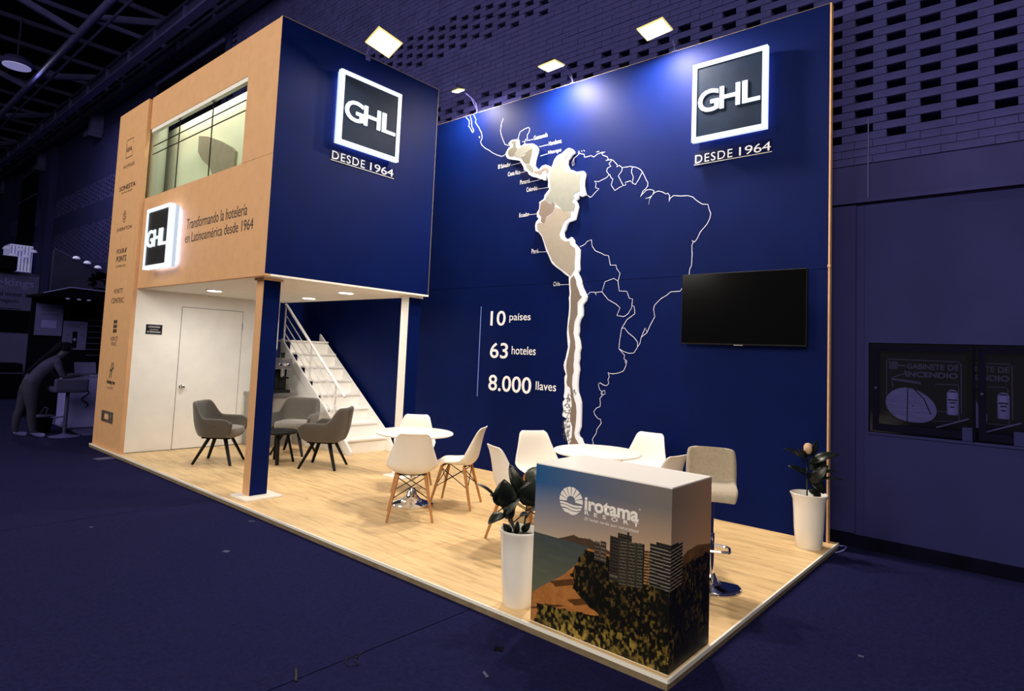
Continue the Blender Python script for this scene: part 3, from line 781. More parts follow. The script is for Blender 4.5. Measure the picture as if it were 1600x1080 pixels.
# far, smooth stretch of the wall between the bands of openings
m = MB()
m.box(-46, -13.55, HW, HW + 0.1, 3.465, 4.05)
m.box(-46, -13.55, HW, HW + 0.1, 5.46, 6.24)
m.box(-46, -13.55, HW, HW + 0.1, 6.93, 9.6)
m.build('upper_wall', 'hall_plaster', hw)
for x in (-29.0, -37.0):
    MB().box(x - 0.5, x + 0.5, HW - 0.25, HW, 3.2, 9.2).build('pier', 'hall_plaster', hw)
MB().tube([(0.2, HW - 0.006, 3.14), (0.2, HW - 0.006, 3.9)], 0.006, 6).build('conduit', 'steel_mid', hw)
w2 = root('window_2', 'tall dark window high on the far hall wall', 'window')
MB().box(-34.6, -31.6, HW - 0.06, HW - 0.02, 4.6, 8.8).build('pane', 'hall_dark', w2)
for zz in (4.6, 7.6, 8.76):
    MB().box(-34.7, -31.5, HW - 0.09, HW - 0.05, zz, zz + 0.07).build('glazing_bar', 'steel_dark', w2)
w3 = root('window_3', 'dark hall window just above the beige front', 'window')
MB().box(-18.0, -13.8, HW - 0.06, HW - 0.01, 7.0, 8.95).build('pane', 'hall_dark', w3)
MB().box(-18.1, -13.7, HW - 0.10, HW - 0.05, 8.95, 9.05).build('frame', 'steel_mid', w3)

struct(MB().box(-48.3, -48.0, -14, HW + 0.3, ZF, 11.0).build('wall_far', 'hall_plaster'), 'far end wall of the dim exhibition hall', 'wall')
# ---- roof of the hall
rf = root('ceiling_hall', 'dark hall roof on steel rafters', 'ceiling')
MB().box(-48.3, 6, -8, 3.8, 10.9, 11.0).build('roof_deck', 'roof_dark', rf)
for i in range(26):
    x = -50 + i * 1.75
    MB().box(x - 0.03, x + 0.03, -8, HW + 0.3, 10.35, 10.47).build('rafter', 'steel_dark' if i % 3 else 'steel_mid', rf)
for i in range(7):
    x = -47 + i * 5.25
    m = MB()
    m.bar((x, 1.05, 9.1), (x + 0.2, 3.1, 9.75), 0.10, 0.16)
    m.build('brace', 'steel_mid', rf)
    MB().bar((x - 0.9, 1.05, 9.0), (x - 1.2, -3.2, 10.3), 0.10, 0.14).build('brace', 'steel_mid', rf)
be = root('beam_crane', 'heavy steel runway beam along the top of the hall wall', 'beam')
MB().box(-48, -3, HW - 0.30, HW - 0.06, 9.25, 9.33).build('flange', 'steel_dark', be)
MB().box(-48, -3, HW - 0.20, HW - 0.15, 9.33, 9.66).build('web', 'steel_dark', be)
MB().box(-48, -3, HW - 0.30, HW - 0.06, 9.66, 9.74).build('flange', 'steel_dark', be)
for i in range(20):
    x = -47 + i * 2.2
    MB().box(x, x + 0.05, HW - 0.29, HW - 0.07, 9.33, 9.66).build('stiffener', 'steel_mid', be)
for x in (-23.3, -30.4, -37.5):
    MB().box(x - 0.18, x + 0.18, HW - 0.35, HW, 8.60, 9.25).build('bracket', 'steel_mid', be)
    MB().box(x - 0.24, x + 0.24, HW - 0.45, HW - 0.02, 8.42, 8.60).build('bracket_foot', 'steel_dark', be)
be = root('beam_truss', 'deep steel girder hanging parallel to the hall wall', 'beam')
MB().box(-48, -3, 2.26, 2.46, 8.85, 8.91).build('flange', 'steel_mid', be)
MB().box(-48, -3, 2.34, 2.38, 8.91, 9.20).build('web', 'steel_dark', be)
MB().box(-48, -3, 2.26, 2.46, 9.20, 9.26).build('flange', 'steel_dark', be)
for i in range(24):
    x = -47.5 + i * 1.8
    MB().box(x, x + 0.04, 2.27, 2.45, 8.91, 9.20).build('stiffener', 'steel_mid', be)
be = root('beam_pipe', 'slender round steel tube running under the rafters', 'beam')
MB().tube([(-48, 1.05, 9.0), (-3, 1.05, 9.0)], 0.09, 10).build('tube', 'steel_mid', be, True)
MB().tube([(-48, 1.30, 8.95), (-3, 1.30, 8.95)], 0.035, 8).build('tube', 'steel_dark', be, True)
# ================================================================ ILLUMINATED SIGNS
def ghl_sign(a0, a1, b0, b1, d, depth, fr, label, face='sign_face'):
    """square light box; d is the wall plane, the box comes out by depth towards the viewer"""
    s = -1 if fr is FY else 1
    o = thing('illuminated_sign', label, 'sign', group='square light box signs')
    pt = lambda a, b, dd: fr(a, b, d + s * dd)
    def fbox(name, A0, A1, B0, B1, D0, D1, m, par=o):
        p, q = pt(A0, B0, D0), pt(A1, B1, D1)
        return MB().box(min(p[0], q[0]), max(p[0], q[0]), min(p[1], q[1]), max(p[1], q[1]), min(p[2], q[2]), max(p[2], q[2])).build(name, m, par)
    fw_ = 0.046
    fbox('back_box', a0 + 0.012, a1 - 0.012, b0 + 0.012, b1 - 0.012, 0.030, depth - 0.03, 'sign_side')
    fbox('halo_strip', a0 + 0.05, a1 - 0.05, b0 + 0.05, b1 - 0.05, 0.022, 0.029, 'halo_led')
    fbox('mount', (a0 + a1) / 2 - 0.1, (a0 + a1) / 2 + 0.1, (b0 + b1) / 2 - 0.1, (b0 + b1) / 2 + 0.1, 0.001, 0.022, 'black')
    for nm, A0, A1, B0, B1 in (('top', a0, a1, b1 - fw_, b1), ('bottom', a0, a1, b0, b0 + fw_), ('left', a0, a0 + fw_, b0 + fw_, b1 - fw_), ('right', a1 - fw_, a1, b0 + fw_, b1 - fw_)):
        fbox('frame_bar', A0, A1, B0, B1, depth * 0.55, depth, 'sign_glow')
    fbox('face_panel', a0 + fw_, a1 - fw_, b0 + fw_, b1 - fw_, depth * 0.5, depth - 0.012, face)
    w = a1 - a0
    h = b1 - b0
    for t, u0, u1 in (('G', 0.0, 0.345), ('H', 0.362, 0.690), ('L', 0.725, 1.0)):
        lettering(t, a0 + (0.085 + 0.83 * u0) * w, b0 + 0.355 * h - (0.004 if t == 'G' else 0), 0.83 * (u1 - u0) * w, 0.275 * h + (0.008 if t == 'G' else 0), d + s * (depth - 0.012), 'sign_glow', o, fr, name='letter', bold=0.014, extrude=0.014)
    return o

def acrylic_text(a0, a1, b0, b1, d, fr, label):
    s = -1 if fr is FY else 1
    o = thing('lettering_plate', label, 'sign', group='acrylic lettering plates')
    p, q = fr(a0, b0, d + s * 0.002), fr(a1, b1, d + s * 0.008)
    MB().box(min(p[0], q[0]), max(p[0], q[0]), min(p[1], q[1]), max(p[1], q[1]), min(p[2], q[2]), max(p[2], q[2])).build('acrylic_sheet', 'acrylic', o)
    p, q = fr(a0, b0 - 0.004, d + s * 0.002), fr(a1, b0 + 0.002, d + s * 0.010)
    MB().box(min(p[0], q[0]), max(p[0], q[0]), min(p[1], q[1]), max(p[1], q[1]), min(p[2], q[2]), max(p[2], q[2])).build('sheet_edge', 'print_pale', o)
    w = a1 - a0 - 0.024
    lettering('DESDE', a0 + 0.012, b0 + 0.014, w * 0.512, 0.090, d + s * 0.009, 'print_white', o, fr, spacing=1.15)
    lettering('1964', a0 + 0.012 + w * 0.600, b0 + 0.014, w * 0.400, 0.090, d + s * 0.009, 'print_white', o, fr, spacing=0.95)
    return o

ghl_sign(-1.362, -0.597, 3.862, 4.700, DW, 0.12, FY, 'square light box sign with glowing frame on the map wall above the television')
acrylic_text(-1.376, -0.575, 3.650, 3.790, DW, FY, 'white lettering on clear strip under the light box sign on the map wall')
ghl_sign(0.695, 1.528, 3.735, 4.550, XB, 0.12, FX, 'square light box sign with glowing frame on the navy side of the upper box')
acrylic_text(0.698, 1.562, 3.566, 3.680, XB, FX, 'white lettering on clear strip under the sign on the navy box side')
ghl_sign(-7.272, -6.512, 2.425, 3.205, Y0, 0.144, FY, 'square light box sign with black face on the beige front below the window', 'sign_face_black')

# ================================================================ RAISED MAP
mp_ = thing('map_relief', 'raised backlit map of the western Latin American countries on the navy wall', 'map')
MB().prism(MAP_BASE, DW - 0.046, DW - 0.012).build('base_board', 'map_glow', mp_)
MB().prism(MAP_BASE, DW - 0.012, DW - 0.001).build('spacer', 'map_taupe', mp_)
CM = {'guatemala': 'map_olive', 'honduras': 'map_pale', 'nicaragua': 'map_olive', 'costa_rica': 'map_pale', 'panama': 'map_taupe', 'colombia': 'map_light', 'ecuador': 'map_taupe', 'peru': 'map_sand', 'chile': 'map_taupe'}
for k, poly in MAP_COUNTRIES.items():
    MB().prism(poly, DW - 0.052, DW - 0.045).build('country_plate', CM[k], mp_)
# channel islands in the south
rng = random.Random(5)
isl = MB()
for i in range(85):
    zz = rng.uniform(0.46, 1.18)
    xx = -2.845 + 0.03 * math.sin(zz * 6) + (0.055 if zz < 0.6 else 0.0) + rng.uniform(-0.045, 0.045)
    pts = [(xx, zz)]
    for j in range(3):
        pts.append((pts[-1][0] + rng.uniform(-0.022, 0.022), pts[-1][1] + rng.uniform(-0.03, 0.012)))
    isl.ribbon(pts, 0.007, DW - 0.0475)

# ================================================================ TELEVISION
tv = thing('television', 'large flat black television mounted on the navy map wall', 'television')
MB().box(-1.443, -0.222, DW - 0.085, DW - 0.05, 1.735, 2.462).build('casing', 'black', tv, bevel=0.004)
MB().box(-1.435, -0.230, DW - 0.0865, DW - 0.084, 1.750, 2.455).build('screen', 'screen', tv)
MB().box(-1.10, -0.56, DW - 0.05, DW - 0.001, 1.90, 2.30).build('wall_mount', 'black_metal', tv)
MB().box(-0.89, -0.80, DW - 0.087, DW - 0.082, 1.730, 1.739).build('badge', 'steel', tv)

# ================================================================ FLOODLIGHTS
def flood(base, head, nrm, power, label, wall_dir, size=1.0):
    base, head, nrm = Vector(base), Vector(head), Vector(nrm).normalized()
    o = thing('floodlight', label, 'floodlight', base, 0, 'arm mounted floodlights')
    h = head - base
    side = Vector((1, 0, 0)) if abs(wall_dir[1]) > 0.5 else Vector((0, 1, 0))
    side = (side - nrm * side.dot(nrm)).normalized()
    f = nrm.cross(side)
    w, l, t = 0.15 * size, 0.12 * size, 0.045
    def slab(name, w, l, d0, d1, m, taper=1.0):
        mb = MB()
        n = []
        for d, k in ((d0, 1.0), (d1, taper)):
            for i, j in ((-1, -1), (1, -1), (1, 1), (-1, 1)):
                mb.v.append(tuple(h + side * (i * w * k) + f * (j * l * k) + nrm * d))
        mb.f += [(0, 1, 2, 3), (7, 6, 5, 4), (0, 1, 5, 4), (1, 2, 6, 5), (2, 3, 7, 6), (3, 0, 4, 7)]
        return mb.build(name, m, o)
    slab('housing', w, l, -0.012, -t, 'lamp_body', 0.7)
    slab('rim', w, l, 0.004, -0.012, 'lamp_rim')
    slab('diffuser', w * 0.9, l * 0.88, 0.007, 0.003, 'lamp_glow')
    mid = h * 0.55 + Vector((0, 0, 0.10))
    MB().tube([tuple(v) for v in catmull([(0, 0, 0), tuple(h * 0.15 + Vector((0, 0, 0.12))), tuple(mid), tuple(h - nrm * 0.06)], 5)], 0.010, 8).build('arm', 'steel_mid', o, True)
    MB().box(-0.03, 0.03, -0.03, 0.03, -0.05, 0.01).build('clamp', 'steel_mid', o)
    m = MB()
    for sgn in (-1, 1):
        m.bar(tuple(h + side * (sgn * w * 0.5) - nrm * t), tuple(h - nrm * (t + 0.05)), 0.012)
    m.build('bracket', 'black_metal', o)
    MB().tube([tuple(v) for v in catmull([tuple(h - nrm * 0.05), tuple(h - nrm * 0.15 - f * 0.12), tuple(mid + Vector((0, 0, 0.06))), (0, 0, 0.02)], 5)], 0.004, 6).build('cable', 'steel_mid', o, True)
    lt = area_light('floodlight_beam', tuple(head + nrm * 0.012), tuple(head + nrm), 0.24 * size, power, (1.0, 0.88, 0.74))
    return o
FN = (0.03, 0.25, -1.0)
flood((-4.68, DW + 0.03, 4.99), (-4.66, 2.83, 5.17), FN, 70, 'small floodlight on an arm over the map wall, nearest the navy box', (0, 1, 0), 0.48)
flood((-3.02, DW + 0.03, 4.99), (-3.04, 2.82, 5.06), (0.05, 0.08, -1.0), 150, 'middle floodlight on an arm over the map wall', (0, 1, 0), 0.85)
flood((-1.64, DW + 0.03, 4.99), (-1.66, 2.80, 5.06), (0.10, -0.10, -0.95), 150, 'floodlight on an arm over the map wall, nearest the glowing sign', (0, 1, 0))
flood((XB - 0.02, 1.10, HT), (-3.70, 0.82, 4.715), (0.38, -0.22, -0.90), 26, 'square floodlight on an arm over the navy side of the upper box', (1, 0, 0))

# ================================================================ DOWNLIGHTS under the box
def downlight(x, y, label, power):
    o = thing('downlight', label, 'lamp', (x, y, HB), 0, 'recessed ceiling downlights')
    MB().lathe([(0.0, 0.0), (0.105, 0.0), (0.105, -0.010), (0.085, -0.014)], 28).build('ring', 'white_gloss', o, True)
    MB().lathe([(0.0, -0.0155), (0.085, -0.0155), (0.085, -0.012)], 28).build('diffuser', 'spot_glow', o)
    lt = area_light('downlight_beam', (x, y, HB - 0.022), (x, y, 0), 0.16, power, (1.0, 0.975, 0.93), 'DISK')
downlight(-6.78, 0.62, 'bright ceiling downlight in front of the white door', 13)
downlight(-5.02, 1.45, 'bright ceiling downlight between the two columns', 11)
downlight(-6.35, 1.75, 'ceiling downlight half hidden behind the front column', 9)
# batten light inside the upper room
bt = thing('batten_light', 'slim white batten light inside the upper room', 'lamp', (-6.6, 0.25, 4.74))
MB().box(-1.25, 1.25, -0.03, 0.03, 0.0, 0.04).build('body', 'white_gloss', bt)
MB().box(-1.2, 1.2, -0.025, 0.025, -0.012, 0.0).build('diffuser', 'spot_glow', bt)
MB().tube([(-0.4, 0, 0.04), (-0.4, -0.13, 0.10)], 0.006, 6).build('wire', 'steel', bt)
bl_ = area_light('batten_beam', (-6.6, 0.25, 4.715), (-6.6, 0.31, 3.7), 0.12, 9, (0.97, 1.0, 0.86), 'RECTANGLE')
bl_.data.size = 2.4
bl_.data.size_y = 0.05
cp = tag(MB().prism([(-7.072, 4.288), (-6.775, 4.219), (-6.393, 4.084), (-6.065, 3.94), (-5.973, 3.876), (-5.979, 3.50), (-6.366, 3.45), (-6.671, 3.80), (-6.913, 3.935), (-7.059, 4.064)], 0.385, 0.418, FY).build('wall_shadow', 'shadow_taupe'), 'curved shadow built as a taupe sheet on the pale inner wall behind the upper window', 'panel')  # cast shadow on the inner wall, shaped as a thin taupe sheet
ps = tag(MB().lathe([(0.11, HB + 0.11), (0.11, HT - 0.02)], 20, (-8.02, 0.22, 0)).build('round_post', 'room_post', None, True), 'round grey post at the left end of the upper window', 'post')

# ================================================================ STAIRCASE
st = thing('staircase', 'white staircase with tube handrail climbing along the navy back wall', 'staircase', (-6.20, 2.40, 0))
RISE, RUN, NS, SW = 0.2037, 0.247, 8, 0.76
for i in range(NS):
    x = -i * RUN
    z = i * RISE
    MB().box(x - 0.02, x, 0.03, SW - 0.03, z, z + RISE - 0.028).build('riser', 'white_paint', st)
    MB().box(x - RUN - 0.02, x + 0.022, 0.03, SW - 0.03, z + RISE - 0.028, z + RISE).build('tread', 'white_gloss', st, bevel=0.004)
MB().box(-NS * RUN - 0.70, -NS * RUN - 0.02, 0.0, SW, NS * RISE - 0.03, NS * RISE).build('landing', 'white_gloss', st)
MB().box(-NS * RUN - 0.70, -NS * RUN - 0.68, 0.0, SW, NS * RISE, NS * RISE + 0.7).build('landing_back', 'navy', st)
sl_ = RISE / RUN
for y0, y1 in ((0.0, 0.03), (SW - 0.03, SW)):
    xt, zt = -NS * RUN, NS * RISE
    e_ = 0.02 if y0 == 0.0 else 0.13
    poly = [(0.13, 0.0), (0.02, 0.0), (xt - 0.02, zt - 0.14), (xt - 0.02, zt + e_), (-0.02 + (0.06 if e_ > 0.1 else 0), 0.18 + e_ * 0.6), (0.13 + e_ * 0.5, 0.05)]
    m = MB()
    n = len(poly)
    m.prism(poly, y0, y1, FY)
    m.build('stringer', 'white_gloss', st)
MB().prism([(0.0, 0.0), (-NS * RUN - 0.02, 0.0), (-NS * RUN - 0.02, NS * RISE - 0.15)], 0.006, 0.024, FY).build('side_panel', 'white_paint', st)
# handrail on the open side
xr = lambda X: X + 6.20
MB().tube([(xr(-6.30), 0.015, 0.82), (xr(-6.36), 0.015, 0.865), (xr(-8.10), 0.015, 2.20), (xr(-8.14), 0.015, 2.215)], 0.023, 10).build('handrail', 'white_gloss', st, True)
for X, zb, ztop in ((-8.13, 1.62, 2.205), (-7.28, 1.05 - 0.02, 1.57), (-6.55, 0.42, 1.01)):
    MB().tube([(xr(X), 0.015, zb), (xr(X), 0.015, ztop)], 0.015, 8).build('baluster_post', 'white_gloss', st, True)
for k in (0.16, 0.31, 0.46):
    MB().tube([(xr(-6.50), 0.015, 0.97 - k * 1.06), (xr(-8.13), 0.015, 2.215 - k)], 0.009, 6).build('rail_bar', 'white_gloss', st, True)

# ================================================================ COFFEE STATION
cb = thing('cabinet', 'grey metal cabinet carrying the coffee machine beside the stairs', 'cabinet', (-7.57, 1.93, 0))
MB().box(-0.25, 0.25, -0.27, 0.27, 0.0, 0.77).build('body', 'steel', cb)
MB().box(-0.27, 0.29, -0.29, 0.30, 0.77, 0.805).build('worktop', 'steel', cb, bevel=0.004)
MB().box(0.25, 0.256, -0.26, 0.26, 0.03, 0.73).build('door', 'grey_seat', cb)
lettering('L', -0.12, 0.47, 0.10, 0.14, 0.2575, 'print_dark', cb, FX, bold=0.03, name='letter')
lettering('A', 0.0, 0.47, 0.14, 0.14, 0.2575, 'print_dark', cb, FX, bold=0.03, name='letter')
cm = thing('coffee_machine', 'black and steel espresso machine on the cabinet behind the front column', 'coffee machine', (-7.6, 1.97, 0.806))
MB().box(-0.20, 0.16, -0.22, 0.22, 0.0, 0.04).build('drip_tray', 'black', cm)
MB().box(-0.20, 0.02, -0.22, 0.22, 0.04, 0.40).build('body', 'black', cm)
MB().box(-0.20, 0.17, -0.22, 0.22, 0.36, 0.53).build('control_panel', 'steel', cm, bevel=0.008)
for y in (0.02, 0.09, 0.15):
    dl = MB().lathe([(0, 0), (0.022, 0), (0.020, 0.02), (0, 0.02)], 16).build('dial', 'chrome', cm, True)
    dl.location = (0.17, y, 0.43)
    dl.rotation_euler = (0, PI / 2, 0)
MB().tube([(0.10, 0.10, 0.36), (0.10, 0.10, 0.24)], 0.032, 14).build('group_head', 'chrome', cm, True)
MB().tube([(0.10, 0.10, 0.25), (0.24, 0.12, 0.23)], 0.016, 10).build('portafilter_handle', 'black', cm, True)
MB().box(0.02, 0.04, 0.02, 0.20, 0.05, 0.33).build('splash_panel', 'black', cm)
cu = tag(MB().lathe([(0.028, 0), (0.040, 0.085), (0.036, 0.085), (0.026, 0.006), (0, 0.006)], 18, (-7.52, 2.07, 1.338)).build('paper_cup', 'leaf', None, True), 'small dark paper cup on top of the coffee machine', 'cup')
bo = thing('bottle', 'dark bottle beside the cup on top of the coffee machine', 'bottle', (-7.56, 1.95, 1.338))
MB().lathe([(0, 0), (0.035, 0.0), (0.037, 0.10), (0.030, 0.14), (0.013, 0.17), (0.013, 0.20), (0, 0.20)], 18).build('body', 'black_gloss', bo, True)
MB().lathe([(0, 0.20), (0.015, 0.20), (0.015, 0.222), (0, 0.222)], 14).build('cap', 'white_gloss', bo, True)

# ================================================================ ARMCHAIRS (local +Y is the front)
def make_armchair():
    o = thing('armchair', '', 'chair', (0, 0, 0), 0, 'grey upholstered armchairs')
    N, Mv = 45, 9
    hx, yb, yf, rr = 0.295, -0.27, 0.25, 0.20
    path = []
    seg = [('l', (hx, yf), (hx, yb + rr)), ('a', (hx - rr, yb + rr), 0, -90), ('l', (hx - rr, yb), (-hx + rr, yb)), ('a', (-hx + rr, yb + rr), -90, -180), ('l', (-hx, yb + rr), (-hx, yf))]
    for sg in seg:
        if sg[0] == 'l':
            for k in range(10):
                t = k / 10
                path.append((sg[1][0] + (sg[2][0] - sg[1][0]) * t, sg[1][1] + (sg[2][1] - sg[1][1]) * t))
        else:
            for k in range(8):
                t = math.radians(sg[2] + (sg[3] - sg[2]) * k / 8)
                path.append((sg[1][0] + rr * math.cos(t), sg[1][1] + rr * math.sin(t)))
    path.append((-hx, yf))
    # arc-length parameter in -1..1
    ds = [0]
    for p, q in zip(path[:-1], path[1:]):
        ds.append(ds[-1] + math.dist(p, q))
    mb = MB()
    K = len(path)
    for (x, y), s_ in zip(path, ds):
        a = abs(2 * s_ / ds[-1] - 1)
        top = 0.585 + 0.195 * (1 - smoothstep(0.33, 0.52, a)) - 0.05 * smoothstep(0.86, 1.0, a)
        bot = 0.345 + 0.05 * smoothstep(0.9, 1.0, a)
        for j in range(Mv):
            t = j / (Mv - 1)
            z = bot + (top - bot) * t
            zz = (z - 0.345) / 0.43
            sc = 0.80 + 0.20 * math.sin(min(1, zz * 2.2) * PI / 2)
            mb.v.append((x * sc, y * sc - 0.055 * max(0, zz - 0.35) * (1 - smoothstep(0.45, 0.8, a)), z))
    for i in range(K - 1):
        for j in range(Mv - 1):
            b = i * Mv + j
            mb.f.append((b, b + Mv, b + Mv + 1, b + 1))
    sh = mb.build('shell', 'grey_fabric', o, True)
    so = sh.modifiers.new('thickness', 'SOLIDIFY')
    so.thickness = 0.045
    so.offset = 0
    sb = sh.modifiers.new('smooth', 'SUBSURF')
    sb.levels = 1
    sb.render_levels = 1
    # seat cushion
    mb = MB()
    prof = [(0.30, 0.335), (0.86, 0.340), (1.0, 0.375), (1.02, 0.42), (0.96, 0.452), (0.80, 0.464), (0.0001, 0.468)]
    n = 36
    for r, z in prof:
        for j in range(n):
            t = 2 * PI * j / n
            cx, cy = math.cos(t), math.sin(t)
            e = 0.62
            mb.v.append((0.245 * r * math.copysign(abs(cx) ** e, cx), 0.005 + 0.258 * r * math.copysign(abs(cy) ** e, cy), z))
    for i in range(len(prof) - 1):
        for j in range(n):
            j2 = (j + 1) % n
            mb.f.append((i * n + j, i * n + j2, (i + 1) * n + j2, (i + 1) * n + j))
    mb.f.append(tuple(reversed(range(n))))
    mb.build('seat_cushion', 'grey_seat', o, True)
    MB().box(-0.17, 0.17, -0.17, 0.17, 0.318, 0.337).build('leg_frame', 'black_metal', o)
    for sx in (-1, 1):
        for sy in (-1, 1):
            MB().bar((sx * 0.10, sy * 0.10, 0.325), (sx * 0.235, sy * 0.235, 0.0), 0.042, 0.030, w2=0.028, h2=0.022).build('leg', 'black_metal', o)
    return o
ac = make_armchair()
def place(proto, first, loc, facing, label):
    o = proto if first else copy_tree(proto)
    o.location = loc
    o.rotation_euler = (0, 0, face_rot(*facing))
    o['label'] = label
    return o
place(ac, True, (-6.60, 0.76, 0), (0.72, 0.69), 'grey armchair left of the front column before the white door')
place(ac, False, (-6.69, 1.86, 0), (0.60, -0.80), 'grey armchair facing the viewer beside the stair foot')
place(ac, False, (-5.59, 1.65, 0), (-0.80, -0.60), 'grey armchair right of the front column turned towards the door')

lt_ = thing('coffee_table', 'low black round coffee table between the grey armchairs', 'table', (-6.20, 1.33, 0))
MB().lathe([(0, 0.385), (0.25, 0.385), (0.262, 0.395), (0.262, 0.408), (0.252, 0.415), (0, 0.415)], 36).build('table_top', 'black', lt_, True)
for k in range(4):
    t = PI / 4 + k * PI / 2 + 0.35
    MB().bar((0.12 * math.cos(t), 0.12 * math.sin(t), 0.39), (0.22 * math.cos(t), 0.22 * math.sin(t), 0), 0.045, 0.03).build('leg', 'black_metal', lt_)

# ================================================================ WHITE SHELL CHAIRS
def shell_mesh(prof, cols=15, sub=4, thick_e=2.6, rimk=1.0):
    rows = catmull(prof, sub)
    mb = MB()
    R = len(rows)
    for i, (y, z, hw_, curl) in enumerate(rows):
        a = rows[max(i - 1, 0)]
        b = rows[min(i + 1, R - 1)]
        ty, tz = b[0] - a[0], b[1] - a[1]
        l = math.hypot(ty, tz) or 1
        ny, nz = tz / l, -ty / l
        for j in range(cols):
            s_ = -1 + 2 * j / (cols - 1)
            k = curl * abs(s_) ** thick_e
            mb.v.append((hw_ * s_ * (1 - 0.06 * abs(s_) ** 4), y + ny * k, z + nz * k))
    for i in range(R - 1):
        for j in range(cols - 1):
            b = i * cols + j
            mb.f.append((b, b + 1, b + cols + 1, b + cols))
    return mb

def make_chair():
    o = thing('shell_chair', '', 'chair', (0, 0, 0), 0, 'white shell chairs')
    prof = [(0.222, 0.412, 0.150, 0.000), (0.212, 0.428, 0.185, 0.004), (0.170, 0.436, 0.208, 0.012), (0.060, 0.424, 0.226, 0.030), (-0.060, 0.412, 0.238, 0.060),
            (-0.140, 0.418, 0.246, 0.085), (-0.190, 0.465, 0.250, 0.085), (-0.212, 0.540, 0.234, 0.070), (-0.230, 0.640, 0.200, 0.045), (-0.248, 0.730, 0.172, 0.022), (-0.262, 0.775, 0.154, 0.010), (-0.274, 0.797, 0.124, 0.003)]
    sh = shell_mesh(prof).build('seat_shell', 'white_plastic', o, True)
    so = sh.modifiers.new('thickness', 'SOLIDIFY')
    so.thickness = 0.009
    so.offset = 0
    for sx in (-1, 1):
        for sy in (-1, 1):
            MB().tube([(sx * 0.125, 0.005 + sy * 0.115, 0.405), (sx * 0.205, 0.0 + sy * 0.215, 0.0)], 0.017, 10, 0.011).build('leg', 'beech', o, True)
    P = lambda sx, sy, z: (sx * (0.205 - (0.080) * z / 0.405), sy * (0.215 - 0.100 * z / 0.405), z)
    w = MB()
    for sx in (-1, 1):
        w.tube([P(sx, -1, 0.38), P(sx, 1, 0.20)], 0.0045, 6)
        w.tube([P(sx, 1, 0.38), P(sx, -1, 0.20)], 0.0045, 6)
        w.tube([P(-sx, sx, 0.385), P(sx, sx, 0.20)], 0.0045, 6)
        w.tube([P(sx, sx, 0.385), P(-sx, sx, 0.20)], 0.0045, 6)
    w.build('wire_brace', 'black_metal', o, True)
    m = MB()
    m.bar((-0.13, 0.11, 0.408), (0.13, 0.11, 0.408), 0.02, 0.012)
    m.bar((-0.13, -0.11, 0.408), (0.13, -0.11, 0.408), 0.02, 0.012)
    m.build('seat_bracket', 'black_metal', o)
    return o
ch = make_chair()
place(ch, True, (-3.05, 0.94, 0), (-0.76, 0.65), 'white shell chair with its back to the viewer at the far round table')
place(ch, False, (-3.11, 1.60, 0), (-0.88, -0.47), 'white shell chair seen in profile right of the far round table')
place(ch, False, (-3.93, 1.72, 0), (0.70, -0.71), 'white shell chair behind the far round table facing the viewer')
place(ch, False, (-1.86, 1.10, 0), (0.42, 0.91), 'white shell chair seen from behind the tall potted plant by the counter')
place(ch, False, (-2.20, 1.84, 0), (0.88, -0.47), 'white shell chair by the navy wall left of the near round table')
place(ch, False, (-1.66, 2.72, 0), (0.05, -1.0), 'white shell chair by the navy wall right of the near round table')
place(ch, False, (-1.06, 1.79, 0), (-0.99, 0.12), 'white shell chair mostly hidden behind the counter near the bar stool')

def make_table():
    o = thing('round_table', '', 'table', (0, 0, 0), 0, 'white round pedestal tables')
    MB().lathe([(0, 0.698), (0.375, 0.698), (0.388, 0.704), (0.392, 0.712), (0.388, 0.720), (0.378, 0.724), (0, 0.724)], 56).build('table_top', 'white_gloss', o, True)
    MB().lathe([(0.0, 0.685), (0.09, 0.685), (0.09, 0.698), (0, 0.698)], 24).build('top_plate', 'chrome', o, True)
    MB().lathe([(0.030, 0.06), (0.030, 0.69)], 20).build('column', 'chrome', o, True)
    MB().lathe([(0, 0), (0.215, 0.0), (0.218, 0.008), (0.205, 0.018), (0.14, 0.034), (0.085, 0.062), (0.052, 0.10), (0.036, 0.15), (0.030, 0.17), (0, 0.17)], 48).build('trumpet_base', 'chrome', o, True)
    return o
tb = make_table()
tb.location = (-3.40, 1.26, 0)
tb['label'] = 'white round pedestal table farther away between three shell chairs'
t2 = copy_tree(tb)
t2.location = (-1.60, 1.84, 0)
t2['label'] = 'white round pedestal table just behind the printed counter'

# ================================================================ BAR STOOL
bs = thing('bar_stool', 'beige upholstered bar stool with round dark base behind the counter', 'stool', (-0.36, 1.37, 0), face_rot(0.42, -0.91))
prof = [(0.190, 0.628, 0.150, 0.0), (0.185, 0.648, 0.170, 0.003), (0.120, 0.655, 0.180, 0.010), (-0.020, 0.652, 0.186, 0.018), (-0.115, 0.662, 0.190, 0.028), (-0.165, 0.705, 0.193, 0.038),
        (-0.180, 0.765, 0.194, 0.042), (-0.190, 0.830, 0.192, 0.038), (-0.198, 0.890, 0.184, 0.026), (-0.203, 0.918, 0.166, 0.015), (-0.205, 0.930, 0.128, 0.008)]
sh = shell_mesh(prof, thick_e=3).build('seat_shell', 'tan_fabric', bs, True)
so = sh.modifiers.new('thickness', 'SOLIDIFY')
so.thickness = 0.045
so.offset = -1
sb = sh.modifiers.new('smooth', 'SUBSURF')
sb.levels = sb.render_levels = 1
MB().lathe([(0, 0.590), (0.09, 0.590), (0.09, 0.606), (0, 0.606)], 24).build('seat_plate', 'chrome', bs, True)
MB().lathe([(0.027, 0.03), (0.027, 0.36), (0.019, 0.36), (0.019, 0.60)], 18).build('gas_column', 'chrome', bs, True)
